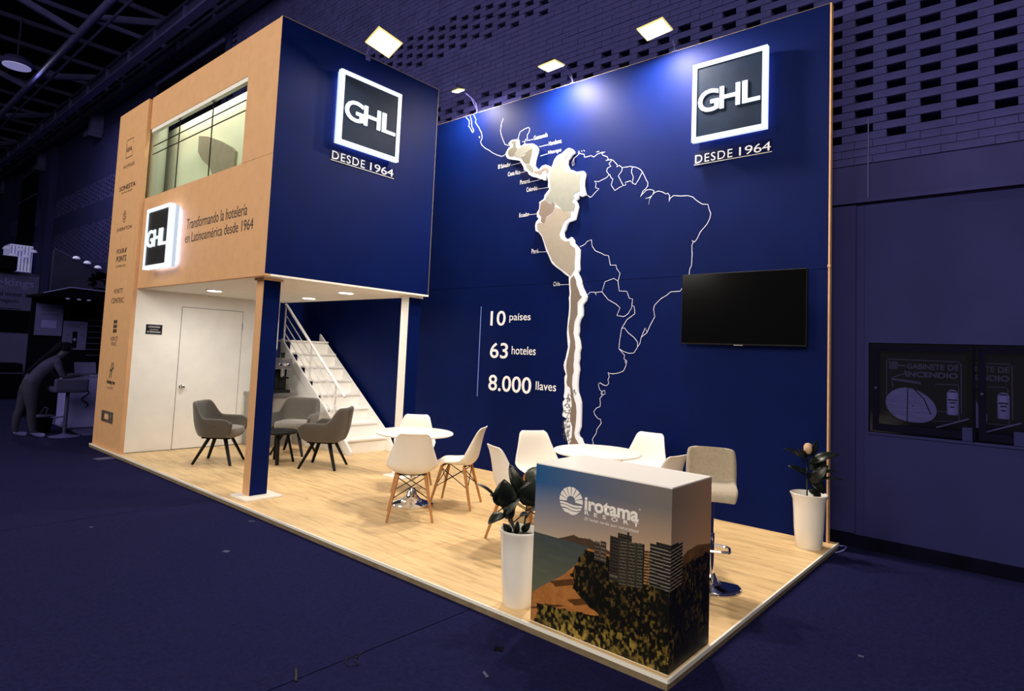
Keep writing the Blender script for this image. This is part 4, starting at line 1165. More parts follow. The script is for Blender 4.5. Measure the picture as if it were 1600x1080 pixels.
MB().lathe([(0, 0), (0.205, 0.0), (0.207, 0.008), (0.195, 0.016), (0.10, 0.03), (0.05, 0.055), (0.034, 0.09), (0, 0.09)], 44).build('disc_base', 'chrome', bs, True)
pts = [(-0.03, 0.02, 0.29), (-0.11, 0.06, 0.29), (-0.115, 0.15, 0.29), (-0.09, 0.185, 0.29), (0.09, 0.185, 0.29), (0.115, 0.15, 0.29), (0.11, 0.06, 0.29), (0.03, 0.02, 0.29)]
MB().tube([tuple(v) for v in catmull(pts, 4)], 0.010, 8).build('footrest', 'chrome', bs, True)
MB().tube([(0.0, 0.0, 0.583), (0.14, 0.02, 0.578)], 0.006, 8).build('height_lever', 'chrome', bs, True)

# ================================================================ PLANTERS
def leaf_mesh(mb, base, tip, width, nh, droop=0.12, fold=0.10):
    base, tip, nh = Vector(base), Vector(tip), Vector(nh).normalized()
    ax = tip - base
    L_ = ax.length
    d = ax.normalized()
    sd = d.cross(nh).normalized()
    nn = sd.cross(d).normalized()
    n, k = 9, 5
    st_ = len(mb.v)
    for i in range(n):
        t = i / (n - 1)
        w = width / 2 * (math.sin(PI * min(1, t ** 0.8)) ** 0.7 if 0 < t < 1 else 0.02)
        for j in range(k):
            s_ = -1 + 2 * j / (k - 1)
            p = base + d * (t * L_) + sd * (s_ * w) + nn * (droop * L_ * math.sin(PI * t) + fold * width * abs(s_) * math.sin(PI * t))
            mb.v.append(tuple(p))
    for i in range(n - 1):
        for j in range(k - 1):
            b = st_ + i * k + j
            mb.f.append((b, b + 1, b + k + 1, b + k))
    return mb

def planter(loc, label, prof):
    o = thing('planter', label, 'planter', loc, 0, 'tall white planters')
    MB().lathe(prof, 44).build('pot', 'ceramic', o, True)
    return o
pot1 = planter((-1.075, 0.135, 0), 'tall white planter left of the printed counter', [(0, 0.0), (0.088, 0.0), (0.093, 0.008), (0.104, 0.16), (0.116, 0.32), (0.124, 0.435), (0.130, 0.444), (0.130, 0.456), (0.122, 0.458), (0.115, 0.44), (0.112, 0.41), (0, 0.41)])
MB().lathe([(0.112, 0.411), (0.07, 0.422), (0.03, 0.428), (0, 0.43)], 24).build('soil', 'soil', pot1, True)
pot2 = planter((-0.135, 2.935, 0), 'tall white planter at the right end of the back wall', [(0, 0.0), (0.098, 0.0), (0.105, 0.01), (0.118, 0.16), (0.124, 0.32), (0.130, 0.40), (0.148, 0.448), (0.152, 0.458), (0.145, 0.462), (0.128, 0.42), (0.120, 0.36), (0, 0.36)])
MB().lathe([(0.120, 0.361), (0.05, 0.372), (0, 0.375)], 24).build('soil', 'soil', pot2, True)

# view-independent frame used to lay out branches: r to the right along the aisle, f away from it
rr_, ff_ = Vector((0.75, 0.66, 0)), Vector((-0.66, 0.75, 0))
def plant(loc, label, stems, leaves, extra=None):
    o = thing('rubber_plant', label, 'plant', loc, 0, 'potted rubber plants')
    G = lambda p: tuple(rr_ * p[0] + ff_ * p[1] + Vector((0, 0, p[2])))
    for s_ in stems:
        MB().tube([tuple(v) for v in catmull([G(p) for p in s_], 4)], 0.008, 6, 0.004).build('stem', 'stem', o, True)
    for (b, t, w, nh, m) in leaves:
        lf = leaf_mesh(MB(), G(b), G(t), w, G(nh)).build('leaf', m, o, True)
        so = lf.modifiers.new('thickness', 'SOLIDIFY')
        so.thickness = 0.0025
    return o
toV = (0.1, -1.0, 0.25)
plant((-1.075, 0.135, 0.425), 'rubber plant with broad dark leaves in the planter beside the counter',
      [[(0.02, 0, 0), (0.03, 0.0, 0.12), (0.045, 0.01, 0.30)], [(-0.03, 0.01, 0), (-0.06, 0.0, 0.10), (-0.095, -0.01, 0.22)], [(-0.02, 0, 0), (-0.08, 0, 0.10), (-0.14, 0.0, 0.19), (-0.20, -0.02, 0.24)], [(0.03, 0, 0.10), (0.08, 0.02, 0.18), (0.10, 0.03, 0.28)]],
      [((-0.110, -0.02, 0.165), (-0.115, -0.05, 0.345), 0.150, toV, 'leaf'),
       ((0.000, 0.00, 0.240), (-0.085, 0.02, 0.425), 0.085, toV, 'leaf'),
       ((0.010, -0.02, 0.185), (0.085, -0.06, 0.345), 0.150, toV, 'leaf'),
       ((0.050, 0.03, 0.300), (0.120, 0.04, 0.415), 0.120, (0.0, -0.8, 0.6), 'leaf_pale'),
       ((0.080, 0.03, 0.250), (0.150, 0.05, 0.390), 0.100, (0.2, -0.9, 0.2), 'leaf'),
       ((-0.110, 0.00, 0.130), (-0.010, -0.04, 0.235), 0.090, (0.1, -0.7, 0.7), 'leaf_pale'),
       ((-0.020, 0.02, 0.210), (0.030, 0.03, 0.330), 0.080, toV, 'leaf'),
       ((-0.150, 0.00, 0.195), (-0.300, -0.03, 0.310), 0.032, (0.5, -0.4, 0.8), 'leaf'),
       ((-0.100, -0.01, 0.120), (-0.205, -0.06, 0.070), 0.075, (0.0, -0.5, 0.9), 'leaf'),
       ((-0.095, 0.00, 0.090), (-0.050, -0.02, 0.185), 0.070, toV, 'leaf'),
       ((-0.060, -0.01, 0.000), (-0.110, -0.03, 0.070), 0.050, toV, 'leaf'),
       ((-0.025, -0.01, 0.000), (-0.020, -0.03, 0.090), 0.035, toV, 'leaf'),
       ((0.010, -0.01, 0.020), (0.060, -0.04, 0.085), 0.045, toV, 'leaf'),
       ((0.060, 0.00, 0.150), (0.140, -0.03, 0.195), 0.055, (0, -0.6, 0.8), 'leaf_pale'),
       ((-0.010, 0.01, 0.110), (0.050, -0.02, 0.130), 0.040, (0, -0.6, 0.8), 'leaf')])
plant((-0.135, 2.935, 0.37), 'rubber plant with a pale bud in the planter at the wall end',
      [[(-0.02, 0, 0), (-0.018, 0.0, 0.15), (-0.020, 0.0, 0.34), (-0.010, 0, 0.46)], [(0.02, 0, 0), (0.05, 0.0, 0.09), (0.06, 0.01, 0.20)]],
      [((-0.020, 0.000, 0.320), (-0.245, -0.037, 0.470), 0.084, (0.3, -0.5, 0.8), 'leaf'),
       ((-0.015, 0.000, 0.330), (-0.134, -0.062, 0.474), 0.096, (0.3, -0.7, 0.6), 'leaf'),
       ((-0.020, 0.000, 0.210), (-0.208, -0.050, 0.323), 0.090, (0.3, -0.6, 0.8), 'leaf'),
       ((-0.015, -0.010, 0.250), (-0.121, -0.098, 0.294), 0.084, (0.2, -0.6, 0.8), 'leaf'),
       ((-0.010, 0.000, 0.340), (0.240, -0.037, 0.440), 0.090, (-0.2, -0.6, 0.8), 'leaf'),
       ((0.000, 0.000, 0.290), (0.138, -0.025, 0.365), 0.096, (-0.1, -0.6, 0.8), 'leaf'),
       ((0.000, -0.010, 0.170), (0.131, -0.060, 0.345), 0.102, (-0.3, -0.8, 0.4), 'leaf'),
       ((-0.010, -0.020, 0.130), (0.052, -0.095, 0.068), 0.090, (0, -0.7, 0.7), 'leaf'),
       ((0.020, -0.010, 0.200), (0.101, -0.060, 0.100), 0.096, (0, -0.8, 0.5), 'leaf'),
       ((0.060, 0.000, 0.200), (0.285, -0.037, 0.219), 0.034, (0, -0.5, 0.9), 'leaf'),
       ((0.060, 0.000, 0.250), (0.266, 0.037, 0.275), 0.042, (0, -0.5, 0.9), 'leaf'),
       ((-0.005, 0.000, 0.400), (0.064, 0.000, 0.550), 0.060, toV, 'leaf')])
pl2 = [o for o in COL.objects if o.name.startswith('rubber_plant')][-1]
bd = MB().lathe([(0, -0.05), (0.022, -0.042), (0.036, -0.01), (0.036, 0.02), (0.024, 0.042), (0, 0.05)], 16)
b_ = bd.build('bud', 'bud', pl2, True)
b_.location = (-0.012, 0.0, 0.470)

# ================================================================ PRINTED COUNTER
CXA, CXB, CYA, CYB, CHT = -0.868, -0.004, 0.006, 0.497, 0.912
ct = thing('reception_counter', 'promotion counter printed with a beach resort photograph at the platform corner', 'counter', (0, 0, 0))
MB().box(CXA + 0.002, CXB - 0.002, CYA + 0.002, CYB, 0.0, CHT - 0.016).build('body', 'white_paint', ct)
MB().box(CXA, CXB, CYA, CYB, CHT - 0.007, CHT).build('top_board', 'white_gloss', ct)

def vnoise(x, y, seed):
    xi, yi = np.floor(x).astype(np.int64), np.floor(y).astype(np.int64)
    xf, yf = x - xi, y - yi
    def h(a, b):
        n = (a * 374761393 + b * 668265263 + seed * 974711) & 0x7fffffff
        n = (n ^ (n >> 13)) * 1274126177 & 0x7fffffff
        return ((n ^ (n >> 16)) & 0xffff) / 65535.0
    u, v = xf * xf * (3 - 2 * xf), yf * yf * (3 - 2 * yf)
    return (h(xi, yi) * (1 - u) + h(xi + 1, yi) * u) * (1 - v) + (h(xi, yi + 1) * (1 - u) + h(xi + 1, yi + 1) * u) * v
def fbm(x, y, seed, o=4):
    s_ = 0
    a = 0.5
    for i in range(o):
        s_ = s_ + a * vnoise(x * 2 ** i, y * 2 ** i, seed + i)
        a *= 0.5
    return s_
def lerp(a, b, t):
    return np.asarray(a)[None, :] * (1 - t[:, None]) + np.asarray(b)[None, :] * t[:, None]

def resort_photo(x, z, side):
    """colour of the printed landscape at (x, z) metres on the unrolled front (x<0) and side (x>0)"""
    n = len(x)
    t = np.clip((z - 0.50) / 0.41, 0, 1)
    tx = np.clip((x + 0.87) / 0.87, 0, 1)
    sky_hi = lerp(S(30, 84, 138), S(112, 106, 104), np.clip(tx * 1.15, 0, 1) ** 1.1)
    sky_lo = lerp(S(178, 162, 142), S(206, 166, 126), tx)
    if side:
        sky_hi = lerp(S(128, 112, 104), S(168, 132, 108), np.clip(x / 0.4, 0, 1))
        sky_lo = lerp(S(196, 160, 130), S(212, 160, 116), np.clip(x / 0.4, 0, 1))
    k = np.clip(t * 1.35, 0, 1) ** 0.8
    c = sky_lo * (1 - k[:, None]) + sky_hi * k[:, None]
    nz = fbm(x * 30, z * 30, 3)
    fine = fbm(x * 120, z * 120, 11, 3)
    hill = np.interp(x, [-0.9, -0.70, -0.66, -0.586, -0.55, -0.48, -0.44, -0.30, 0.0, 0.129, 0.202, 0.326, 0.52], [0.50, 0.508, 0.522, 0.552, 0.545, 0.553, 0.545, 0.50, 0.53, 0.54, 0.565, 0.568, 0.540]) + 0.006 * (nz - 0.5)
    hm = (z < hill)
    hc = lerp(S(58, 46, 40), S(84, 62, 44), nz) if not side else lerp(S(66, 46, 24), S(132, 92, 48), np.clip(nz * 1.2, 0, 1) * np.clip((z - 0.3) / 0.26, 0.2, 1))
    c[hm] = hc[hm]
    sea = (z < 0.509) & (x < np.interp(z, [0.165, 0.251, 0.313, 0.392, 0.453, 0.47, 0.51], [-0.863, -0.744, -0.651, -0.570, -0.514, -0.499, -0.493]))
    sc = lerp(S(96, 98, 78), S(64, 72, 72), np.clip((z - 0.18) / 0.32, 0, 1)) * (0.85 + 0.3 * fbm(x * 14, z * 70, 21))[:, None]
    c[sea] = sc[sea]
    land = (z < 0.50) & ~sea & (not side)
    sandc = lerp(S(150, 92, 42), S(186, 124, 66), nz) * (0.8 + 0.4 * fine)[:, None]
    c[land] = sandc[land]
    # foliage over the land
    edge = np.interp(z, [-0.1, 0.02, 0.08, 0.125, 0.168, 0.20, 0.26, 0.33, 0.41, 0.50], [-0.86, -0.84, -0.70, -0.60, -0.40, -0.48, -0.575, -0.585, -0.555, -0.50]) + 0.05 * (nz - 0.5)
    fol = (z < 0.49) & (x > edge) if not side else (z < 0.50 + 0.05 * (nz - 0.5) - 0.0 * x)
    strip = (~sea) & (not side) & (z < 0.135 - 0.20 * np.abs(x + 0.52) * 0.6 + 0.03 * nz) & (x > -0.84 + 0.03 * nz)
    tuft = fbm(x * 70, z * 52, 31, 5)
    lum = np.clip((tuft - 0.50) * 5.0, 0, 1) * np.clip(fbm(x * 7, z * 7, 41) * 2.6 - 0.75, 0.10, 1)
    fc = lerp(S(10, 10, 5), S(112, 90, 38), lum)
    lum2 = np.clip((tuft - 0.42) * 4.5, 0, 1) * np.clip(fbm(x * 9, z * 9, 51) * 2.0 - 0.2, 0.2, 1)
    fc2 = lerp(S(12, 12, 6), S(156, 132, 58), lum2)
    c[fol] = fc[fol]
    c[strip] = fc2[strip]
    sh = (~sea) & (not side) & ~fol & ~strip & (z < 0.40) & (np.abs(((z - 0.35 * x) * 9) % 1 - 0.5) < 0.16) & (x > edge - 0.16)
    c[sh] = c[sh] * 0.25
    # buildings
    def block(x0, x1, z0, z1, dark, light, fl_h, slope=0.0, ver=0.0):
        zz = z - slope * (x - x0)
        mk = (x > x0) & (x < x1) & (zz > z0) & (zz < z1)
        st_ = ((zz / fl_h) % 1) < 0.34
        cc = np.where(st_[:, None], np.asarray(light)[None, :], np.asarray(dark)[None, :])
        if ver:
            vv = ((x / ver) % 1) < 0.2
            cc = np.where(vv[:, None], np.asarray(dark)[None, :] * 1.4, cc)
        c[mk] = cc[mk]
    if not side:
        block(-0.447, -0.415, 0.45, 0.552, S(54, 46, 40), S(110, 96, 84), 0.02, ver=0.012)
        block(-0.412, -0.374, 0.45, 0.560, S(60, 52, 46), S(120, 104, 90), 0.02, ver=0.010)
        block(-0.352, -0.300, 0.40, 0.602, S(32, 27, 24), S(62, 54, 46), 0.017, ver=0.018)
        block(-0.305, -0.222, 0.40, 0.625, S(34, 29, 26), S(66, 58, 50), 0.017, ver=0.022)
        block(-0.252, -0.240, 0.60, 0.640, S(34, 29, 26), S(44, 38, 34), 0.03)
        block(-0.300, -0.157, 0.36, 0.585, S(42, 38, 32), S(92, 88, 74), 0.0165, 0.12, ver=0.05)
        block(-0.157, -0.150, 0.36, 0.600, S(30, 24, 20), S(40, 32, 26), 0.03)
        block(-0.149, -0.119, 0.40, 0.570, S(70, 48, 30), S(168, 128, 84), 0.015, 0.10)
        block(-0.119, 0.01, 0.405, 0.617, S(26, 24, 22), S(118, 112, 100), 0.0175, -0.02)
        block(-0.085, 0.01, 0.610, 0.628, S(28, 25, 22), S(60, 52, 46), 0.012)
        block(-0.35, -0.30, 0.37, 0.405, S(44, 40, 34), S(90, 84, 74), 0.03)
    else:
        block(-0.01, 0.140, 0.400, 0.612, S(30, 26, 23), S(140, 126, 106), 0.0175, 0.06)
        block(-0.01, 0.090, 0.610, 0.628, S(28, 25, 22), S(70, 60, 50), 0.012)
    return c

def print_panel(name, u0, u1, z0, z1, nu, nv, fn, tocoord, parent):
    us = np.linspace(u0, u1, nu + 1)
    zs = np.linspace(z0, z1, nv + 1)
    U, Z = np.meshgrid(us, zs)
    vs = [tocoord(a, b) for a, b in zip(U.ravel(), Z.ravel())]
    i = np.arange(nu)[None, :] + (nu + 1) * np.arange(nv)[:, None]
    i = i.ravel()
    fs = np.stack([i, i + 1, i + nu + 2, i + nu + 1], 1)
    me = bpy.data.meshes.new(name)
    me.from_pydata(vs, [], fs.tolist())
    cu_ = (U[:-1, :-1] + U[1:, 1:]).ravel() / 2
    cz_ = (Z[:-1, :-1] + Z[1:, 1:]).ravel() / 2
    c = np.clip(fn(cu_, cz_), 0, 1)
    at = me.color_attributes.new('print', 'FLOAT_COLOR', 'CORNER')
    cc = np.ones((len(c), 4, 4), np.float32)
    cc[:, :, :3] = c[:, None, :]
    at.data.foreach_set('color', cc.ravel())
    me.update()
    return put(name, me, 'photo_print', parent)
print_panel('printed_front', CXA, CXB, 0.004, CHT - 0.007, 280, 290, lambda x, z: resort_photo(x, z, False), lambda a, b: (a, CYA, b), ct)
print_panel('printed_side', CYA, CYB, 0.004, CHT - 0.007, 150, 290, lambda y, z: resort_photo(y, z, True), lambda a, b: (CXB, a, b), ct)
# logo on the front
lg = MB()
LX, LZ, LR, LI = -0.612, 0.733, 0.079, 0.029
def arc(a0, a1, r0, r1, n=6):
    A = [a0 + (a1 - a0) * i / n for i in range(n + 1)]
    return [(LX + r1 * math.cos(t), LZ + r1 * math.sin(t)) for t in A] + [(LX + r0 * math.cos(t), LZ + r0 * math.sin(t)) for t in reversed(A)]
rays = [-8, 22, 52, 82, 112, 142, 172]
rays = [-6 + i * (192 / 8) for i in range(9)]
for a, b in zip(rays[:-1], rays[1:]):
    lg.prism(arc(math.radians(a + 2), math.radians(b - 2), LI, LR), CYA - 0.0015, CYA - 0.0005)
def wave(z0, z1, amp):
    T = [i / 14 for i in range(15)]
    def row(zb):
        out = []
        for t in T:
            hwid = math.sqrt(max(0.0, LR ** 2 - (zb) ** 2)) * 0.985
            xx = -hwid + 2 * hwid * t
            out.append((LX + xx, LZ + zb + amp * math.sin(t * 2 * PI + 0.6)))
        return out
    return row(z0) + row(z1)[::-1]
for z0, z1, am in ((-0.026, -0.015, 0.004), (-0.044, -0.031, 0.005), (-0.070, -0.050, 0.004)):
    lg.prism(wave(z0, z1, am), CYA - 0.0015, CYA - 0.0005)
lg.build('logo_emblem', 'print_pale', ct)
lettering('irotama', -0.521, 0.702, 0.335, 0.072, CYA - 0.0012, 'print_pale', ct, bold=0.035)
lettering('RESORT', -0.519, 0.678, 0.334, 0.022, CYA - 0.0012, 'print_pale', ct, bold=0.02, spacing=2.2)
lettering('¡El hotel verde por naturaleza!', -0.520, 0.644, 0.336, 0.022, CYA - 0.0012, 'print_pale', ct)
lettering('®', -0.186, 0.765, 0.010, 0.010, CYA - 0.0012, 'print_pale', ct)
isl.build('island_chain', 'map_olive', mp_)
# ================================================================ FIRE CABINETS in the hall wall
def fire_cabinet(x0, x1, label, cut):
    o = thing('fire_cabinet', label, 'cabinet', (0, 0, 0), 0, 'recessed fire cabinets')
    z0, z1 = 0.988, 1.80
    b = MB()
    b.box(x0, x1, HW + 0.17, HW + 0.18, z0, z1)
    b.box(x0, x0 + 0.008, HW + 0.004, HW + 0.17, z0, z1)
    b.box(x1 - 0.008, x1, HW + 0.004, HW + 0.17, z0, z1)
    b.box(x0, x1, HW + 0.004, HW + 0.17, z0, z0 + 0.008)
    b.box(x0, x1, HW + 0.004, HW + 0.17, z1 - 0.008, z1)
    b.build('body', 'cab_dark', o)
    MB().box(x0, x1, HW - 0.006, HW + 0.012, z1 - 0.004, z1 + 0.012).build('frame_head', 'hall_plaster', o)
    MB().box(x0, x1, HW - 0.012, HW + 0.016, z0 - 0.016, z0 + 0.004).build('frame_sill', 'hall_plaster', o)
    g = MB()
    g.box(x0 + 0.03, x0 + 0.08, HW + 0.012, HW + 0.026, z0 + 0.02, z1 - 0.02)
    g.box(x0 + 0.08, x1 - 0.02, HW + 0.012, HW + 0.026, z1 - 0.075, z1 - 0.02)
    g.box(x0 + 0.08, x1 - 0.02, HW + 0.012, HW + 0.026, z0 + 0.02, z0 + 0.085)
    g.build('door_frame', 'cab_dark', o)
    lk = MB().lathe([(0, 0), (0.011, 0), (0.009, 0.008), (0, 0.009)], 12).build('door_lock', 'cab_print', o, True)
    lk.location = (x0 + 0.055, HW + 0.012, 1.39)
    lk.rotation_euler = (PI / 2, 0, 0)
    # printing on the back of the cabinet, seen through the glass
    dz = HW + 0.060
    s_ = x0 - 0.207 if not cut else 0.338
    MB().box(x0 + 0.085, x1 - 0.05, HW + 0.0605, HW + 0.064, z0 + 0.09, z1 - 0.08).build('notice_board', 'cab_dark', o)
    if not cut:
        MB().ribbon([(0.338, 1.30), (0.338, 1.635), (0.352, 1.655), (0.862, 1.648), (0.880, 1.625), (0.880, 1.22), (0.70, 1.22)], 0.007, dz).build('notice_border', 'cab_print', o)
        lettering('GABINETE', 0.492, 1.572, 0.272, 0.050, dz, 'cab_print', o, bold=0.03)
        lettering('DE', 0.788, 1.572, 0.075, 0.050, dz, 'cab_print', o, bold=0.03)
        lettering('INCENDIO', 0.482, 1.503, 0.376, 0.050, dz, 'cab_print', o, bold=0.04)
        q = MB()
        for i in range(6):
            q.box(0.358 + i * 0.011, 0.366 + i * 0.011, dz - 0.001, dz, 1.565, 1.635)
        q.ribbon([(0.43, 1.600), (0.475, 1.600)], 0.014, dz)
        q.ribbon([(0.478, 1.555), (0.478, 1.530), (0.38, 1.49), (0.385, 1.41)], 0.010, dz)
        q.build('pictogram', 'cab_print', o)
        MB().ribbon([(0.70, 1.45), (0.85, 1.455), (0.862, 1.44), (0.862, 1.15), (0.68, 1.13)], 0.006, dz).build('notice_border', 'cab_print', o)
        MB().tube([tuple(v) for v in [(0.38, HW + 0.045, 1.475), (0.60, HW + 0.045, 1.450)]], 0.016, 10).build('nozzle', 'cab_print', o, True)
    else:
        MB().ribbon([(0.972, 1.645), (1.19, 1.645), (1.212, 1.62), (1.212, 1.20)], 0.007, dz).build('notice_border', 'cab_print', o)
        lettering('NETE', 0.974, 1.572, 0.126, 0.048, dz, 'cab_print', o, bold=0.03)
        lettering('DE', 1.122, 1.572, 0.073, 0.048, dz, 'cab_print', o, bold=0.03)
        lettering('ENDIO', 0.974, 1.500, 0.221, 0.050, dz, 'cab_print', o, bold=0.04)
        MB().ribbon([(0.972, 1.45), (1.17, 1.455), (1.185, 1.44), (1.19, 1.15), (1.05, 1.15)], 0.006, dz).build('notice_border', 'cab_print', o)
    # rolled hose
    cx, cz, rx, rz = (0.520, 1.258, 0.184, 0.150) if not cut else (0.905, 1.245, 0.140, 0.140)
    pts = []
    for i in range(40):
        t = 2 * PI * i / 40
        a, b_ = rx * math.cos(t), rz * math.sin(t)
        x, z = cx + a - 0.05 * (b_ / rz) * (1 if a > 0 else 0.3), cz + b_
        if cut:
            x = max(x, x0 + 0.012)
        pts.append((x, z))
    h = MB().prism(pts, HW + 0.034, HW + 0.058).build('hose_roll', 'hose', o)
    if not cut:
        MB().ribbon([(0.503, 1.41), (0.498, 1.11)], 0.008, HW + 0.0335).ribbon([(0.545, 1.405), (0.62, 1.32), (0.67, 1.19)], 0.009, HW + 0.0335).build('hose_strap', 'cab_dark', o)
        rv = MB().lathe([(0, 0), (0.006, 0), (0, 0.004)], 10, (0, 0, 0)).build('hose_rivet', 'cab_dark', o)
        rv.location = (0.541, HW + 0.0335, 1.252)
        rv.rotation_euler = (PI / 2, 0, 0)
    else:
        MB().ribbon([(0.985, 1.335), (1.02, 1.24), (1.025, 1.17)], 0.009, HW + 0.0335).build('hose_strap', 'cab_dark', o)
    ex = 0.820 if not cut else 1.156
    e = MB().lathe([(0, 0), (0.052, 0.0), (0.056, 0.01), (0.056, 0.185), (0.045, 0.21), (0.018, 0.225), (0.016, 0.245), (0, 0.245)], 20, (ex, HW + 0.10, 1.197)).build('extinguisher', 'bg_white', o, True)
    q = MB()
    for zz, wd in ((1.395, 0.05), (1.325, 0.06), (1.300, 0.04), (1.265, 0.03)):
        q.box(ex - wd / 2, ex + wd / 2, HW + 0.0425, HW + 0.0435, zz - 0.005, zz + 0.005)
    q.build('extinguisher_print', 'cab_dark', e)
    bx = 0.0 if not cut else 0.335
    MB().bar((0.709 + bx, HW + 0.030, 1.082), (0.932 + bx, HW + 0.030, 1.177), 0.012, 0.009).build('axe_handle', 'hose', o)
    MB().box(0.889 + bx - (0.004 if cut else 0), 0.960 + bx, HW + 0.004, HW + 0.011, z0 + 0.006, 1.106).build('inspection_label', 'hall_plaster', o)
    MB().box(x0 + 0.01, x1 - 0.005, HW + 0.016, HW + 0.019, z0 + 0.01, z1 - 0.01).build('glass', 'cabinet_glass', o)
    return o
fire_cabinet(0.207, 0.964, 'glazed fire cabinet with rolled hose left of the other one in the hall wall', False)
fire_cabinet(0.967, 1.46, 'glazed fire cabinet cut off by the right edge of the picture', True)

# ================================================================ HALL LAMP
hl = thing('hall_lamp', 'glowing oval lamp hanging under the dark hall roof', 'lamp', (-20.1, 0.50, 9.0))
MB().lathe([(0, 0.0), (0.34, 0.0), (0.42, 0.08), (0.30, 0.22), (0.10, 0.30), (0, 0.30)], 24).build('reflector', 'steel_mid', hl, True)
MB().lathe([(0, -0.02), (0.33, -0.02), (0.33, 0.0)], 24).build('diffuser', 'hall_lamp', hl)
MB().tube([(0, 0, 0.3), (0, 0, 1.4)], 0.02, 6).build('rod', 'steel_dark', hl)
area_light('hall_lamp_beam', (-20.1, 0.50, 8.96), (-20.1, 0.50, 0), 0.6, 210, (0.95, 0.92, 1.0), 'DISK')

# ================================================================ NEIGHBOURING STANDS at the far left
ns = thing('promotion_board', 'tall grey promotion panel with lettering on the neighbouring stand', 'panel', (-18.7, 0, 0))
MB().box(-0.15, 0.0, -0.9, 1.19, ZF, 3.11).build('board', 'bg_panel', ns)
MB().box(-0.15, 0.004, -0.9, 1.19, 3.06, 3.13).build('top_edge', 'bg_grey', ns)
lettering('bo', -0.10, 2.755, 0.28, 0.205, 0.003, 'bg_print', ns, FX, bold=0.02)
lettering('kings', 0.47, 2.70, 0.62, 0.26, 0.003, 'bg_print', ns, FX, bold=0.02)
rg = MB()
for cy in (0.27, 0.36):
    rg.ribbon([(cy + 0.075 * math.cos(t * PI / 10), 2.785 + 0.085 * math.sin(t * PI / 10)) for t in range(21)], 0.03, 0.003, FX)
rg.build('logo_rings', 'bg_print', ns)
lettering('del motor, más', 0.30, 2.47, 0.83, 0.14, 0.003, 'bg_ink', ns, FX, bold=0.01)
lettering('negocio.', 0.40, 2.30, 0.42, 0.13, 0.003, 'bg_ink', ns, FX, bold=0.01)
for z in (2.16, 2.08):
    MB().box(0.0, 0.003, 0.35, 0.85, z, z + 0.02).build('small_print', 'bg_ink', ns)
MB().box(0.0, 0.05, -0.30, 1.15, 1.56, 2.14).build('screen', 'bg_black', ns)
tag(MB().box(-18.9, -18.3, 0.10, 0.62, 3.13, 3.50).build('loudspeaker_case', 'bg_black', None, bevel=0.02), 'black case on top of the tall grey promotion panel', 'case')
bc = thing('flight_case', 'black case standing before the grey promotion panel at the left edge', 'case', (-17.9, 0.45, ZF))
MB().box(-0.35, 0.35, -0.5, 0.34, 0.03, 0.85).build('body', 'bg_black', bc, bevel=0.02)
MB().box(-0.36, 0.36, -0.51, 0.35, 0.60, 0.63).build('lid_band', 'bg_grey', bc)
for sx in (-1, 1):
    for y in (-0.4, 0.25):
        MB().lathe([(0, 0), (0.03, 0), (0.03, 0.03), (0, 0.03)], 10, (sx * 0.28, y, 0)).build('foot', 'bg_black', bc)

dk = thing('exhibition_booth', 'black booth with spot-lit canopy behind the bending person', 'booth', (-13.4, 0, 0))
MB().box(-0.08, 0.0, 0.02, 2.2, ZF, 2.30).build('back_panel', 'bg_black', dk)
MB().prism([(-0.08, 2.29), (0.32, 2.42), (2.2, 2.36), (2.2, 2.24), (-0.08, 2.24)], 0.0, 1.35, FX).build('canopy', 'bg_black', dk)
MB().bar((1.36, -0.10, 2.29), (1.36, 0.30, 2.43), 0.02).bar((1.36, 0.30, 2.43), (1.36, 2.2, 2.37), 0.02).build('canopy_edge', 'bg_print', dk)
for y in (0.32, 0.50, 0.66):
    MB().lathe([(0, 0), (0.03, 0), (0.03, -0.02), (0, -0.02)], 12, (1.15, y, 2.238)).build('spotlight', 'bg_light', dk)
for i in range(8):
    MB().box(0.0, 0.12, 0.99, 1.25, 1.15 + i * 0.12, 1.165 + i * 0.12).build('shelf', 'bg_grey', dk)
def poster(y0, y1, z0, z1, label, rows, dark):
    o = thing('poster', label, 'poster', (-13.39, 0, 0), 0, 'posters on the black booth')
    MB().box(0.0, 0.03, y0, y1, z0, z1).build('sheet', 'bg_panel', o)
    for k, (f0, f1, g, h_) in enumerate(rows):
        w = y1 - y0
        MB().box(0.03, 0.032, y0 + f0 * w, y0 + f1 * w, z0 + g * (z1 - z0), z0 + (g + h_) * (z1 - z0)).build('print_line', 'bg_grey', o)
    if dark:
        MB().box(0.03, 0.034, y0 + 0.40 * w, y0 + 0.60 * w, z0 + 0.06 * (z1 - z0), z0 + 0.64 * (z1 - z0)).build('print_picture', 'bg_black', o)
        em = MB().lathe([(0, 0), (0.03, 0), (0, 0.004)], 14).build('print_emblem', 'bg_print', o)
        em.location = (0.035, y0 + 0.5 * w, z0 + 0.36 * (z1 - z0))
        em.rotation_euler = (0, PI / 2, 0)
    else:
        MB().box(0.03, 0.033, y0 + 0.22 * w, y0 + 0.78 * w, z0 + 0.24 * (z1 - z0), z0 + 0.48 * (z1 - z0)).build('print_picture', 'bg_print', o)
poster(0.088, 0.535, 1.525, 2.15, 'pale poster on the black booth above the bending person', [(0.2, 0.85, 0.86, 0.03), (0.2, 0.7, 0.78, 0.03), (0.2, 0.85, 0.66, 0.02)], False)
poster(0.556, 0.970, 1.26, 1.835, 'pale poster with a dark bottle picture lower on the black booth', [(0.2, 0.8, 0.88, 0.03), (0.2, 0.7, 0.80, 0.03), (0.1, 0.3, 0.5, 0.02), (0.7, 0.9, 0.5, 0.02)], True)
fs = thing('exhibition_stand', 'far pale stand with glowing fascia under the perforated wall', 'booth', (-30, 0, 0))
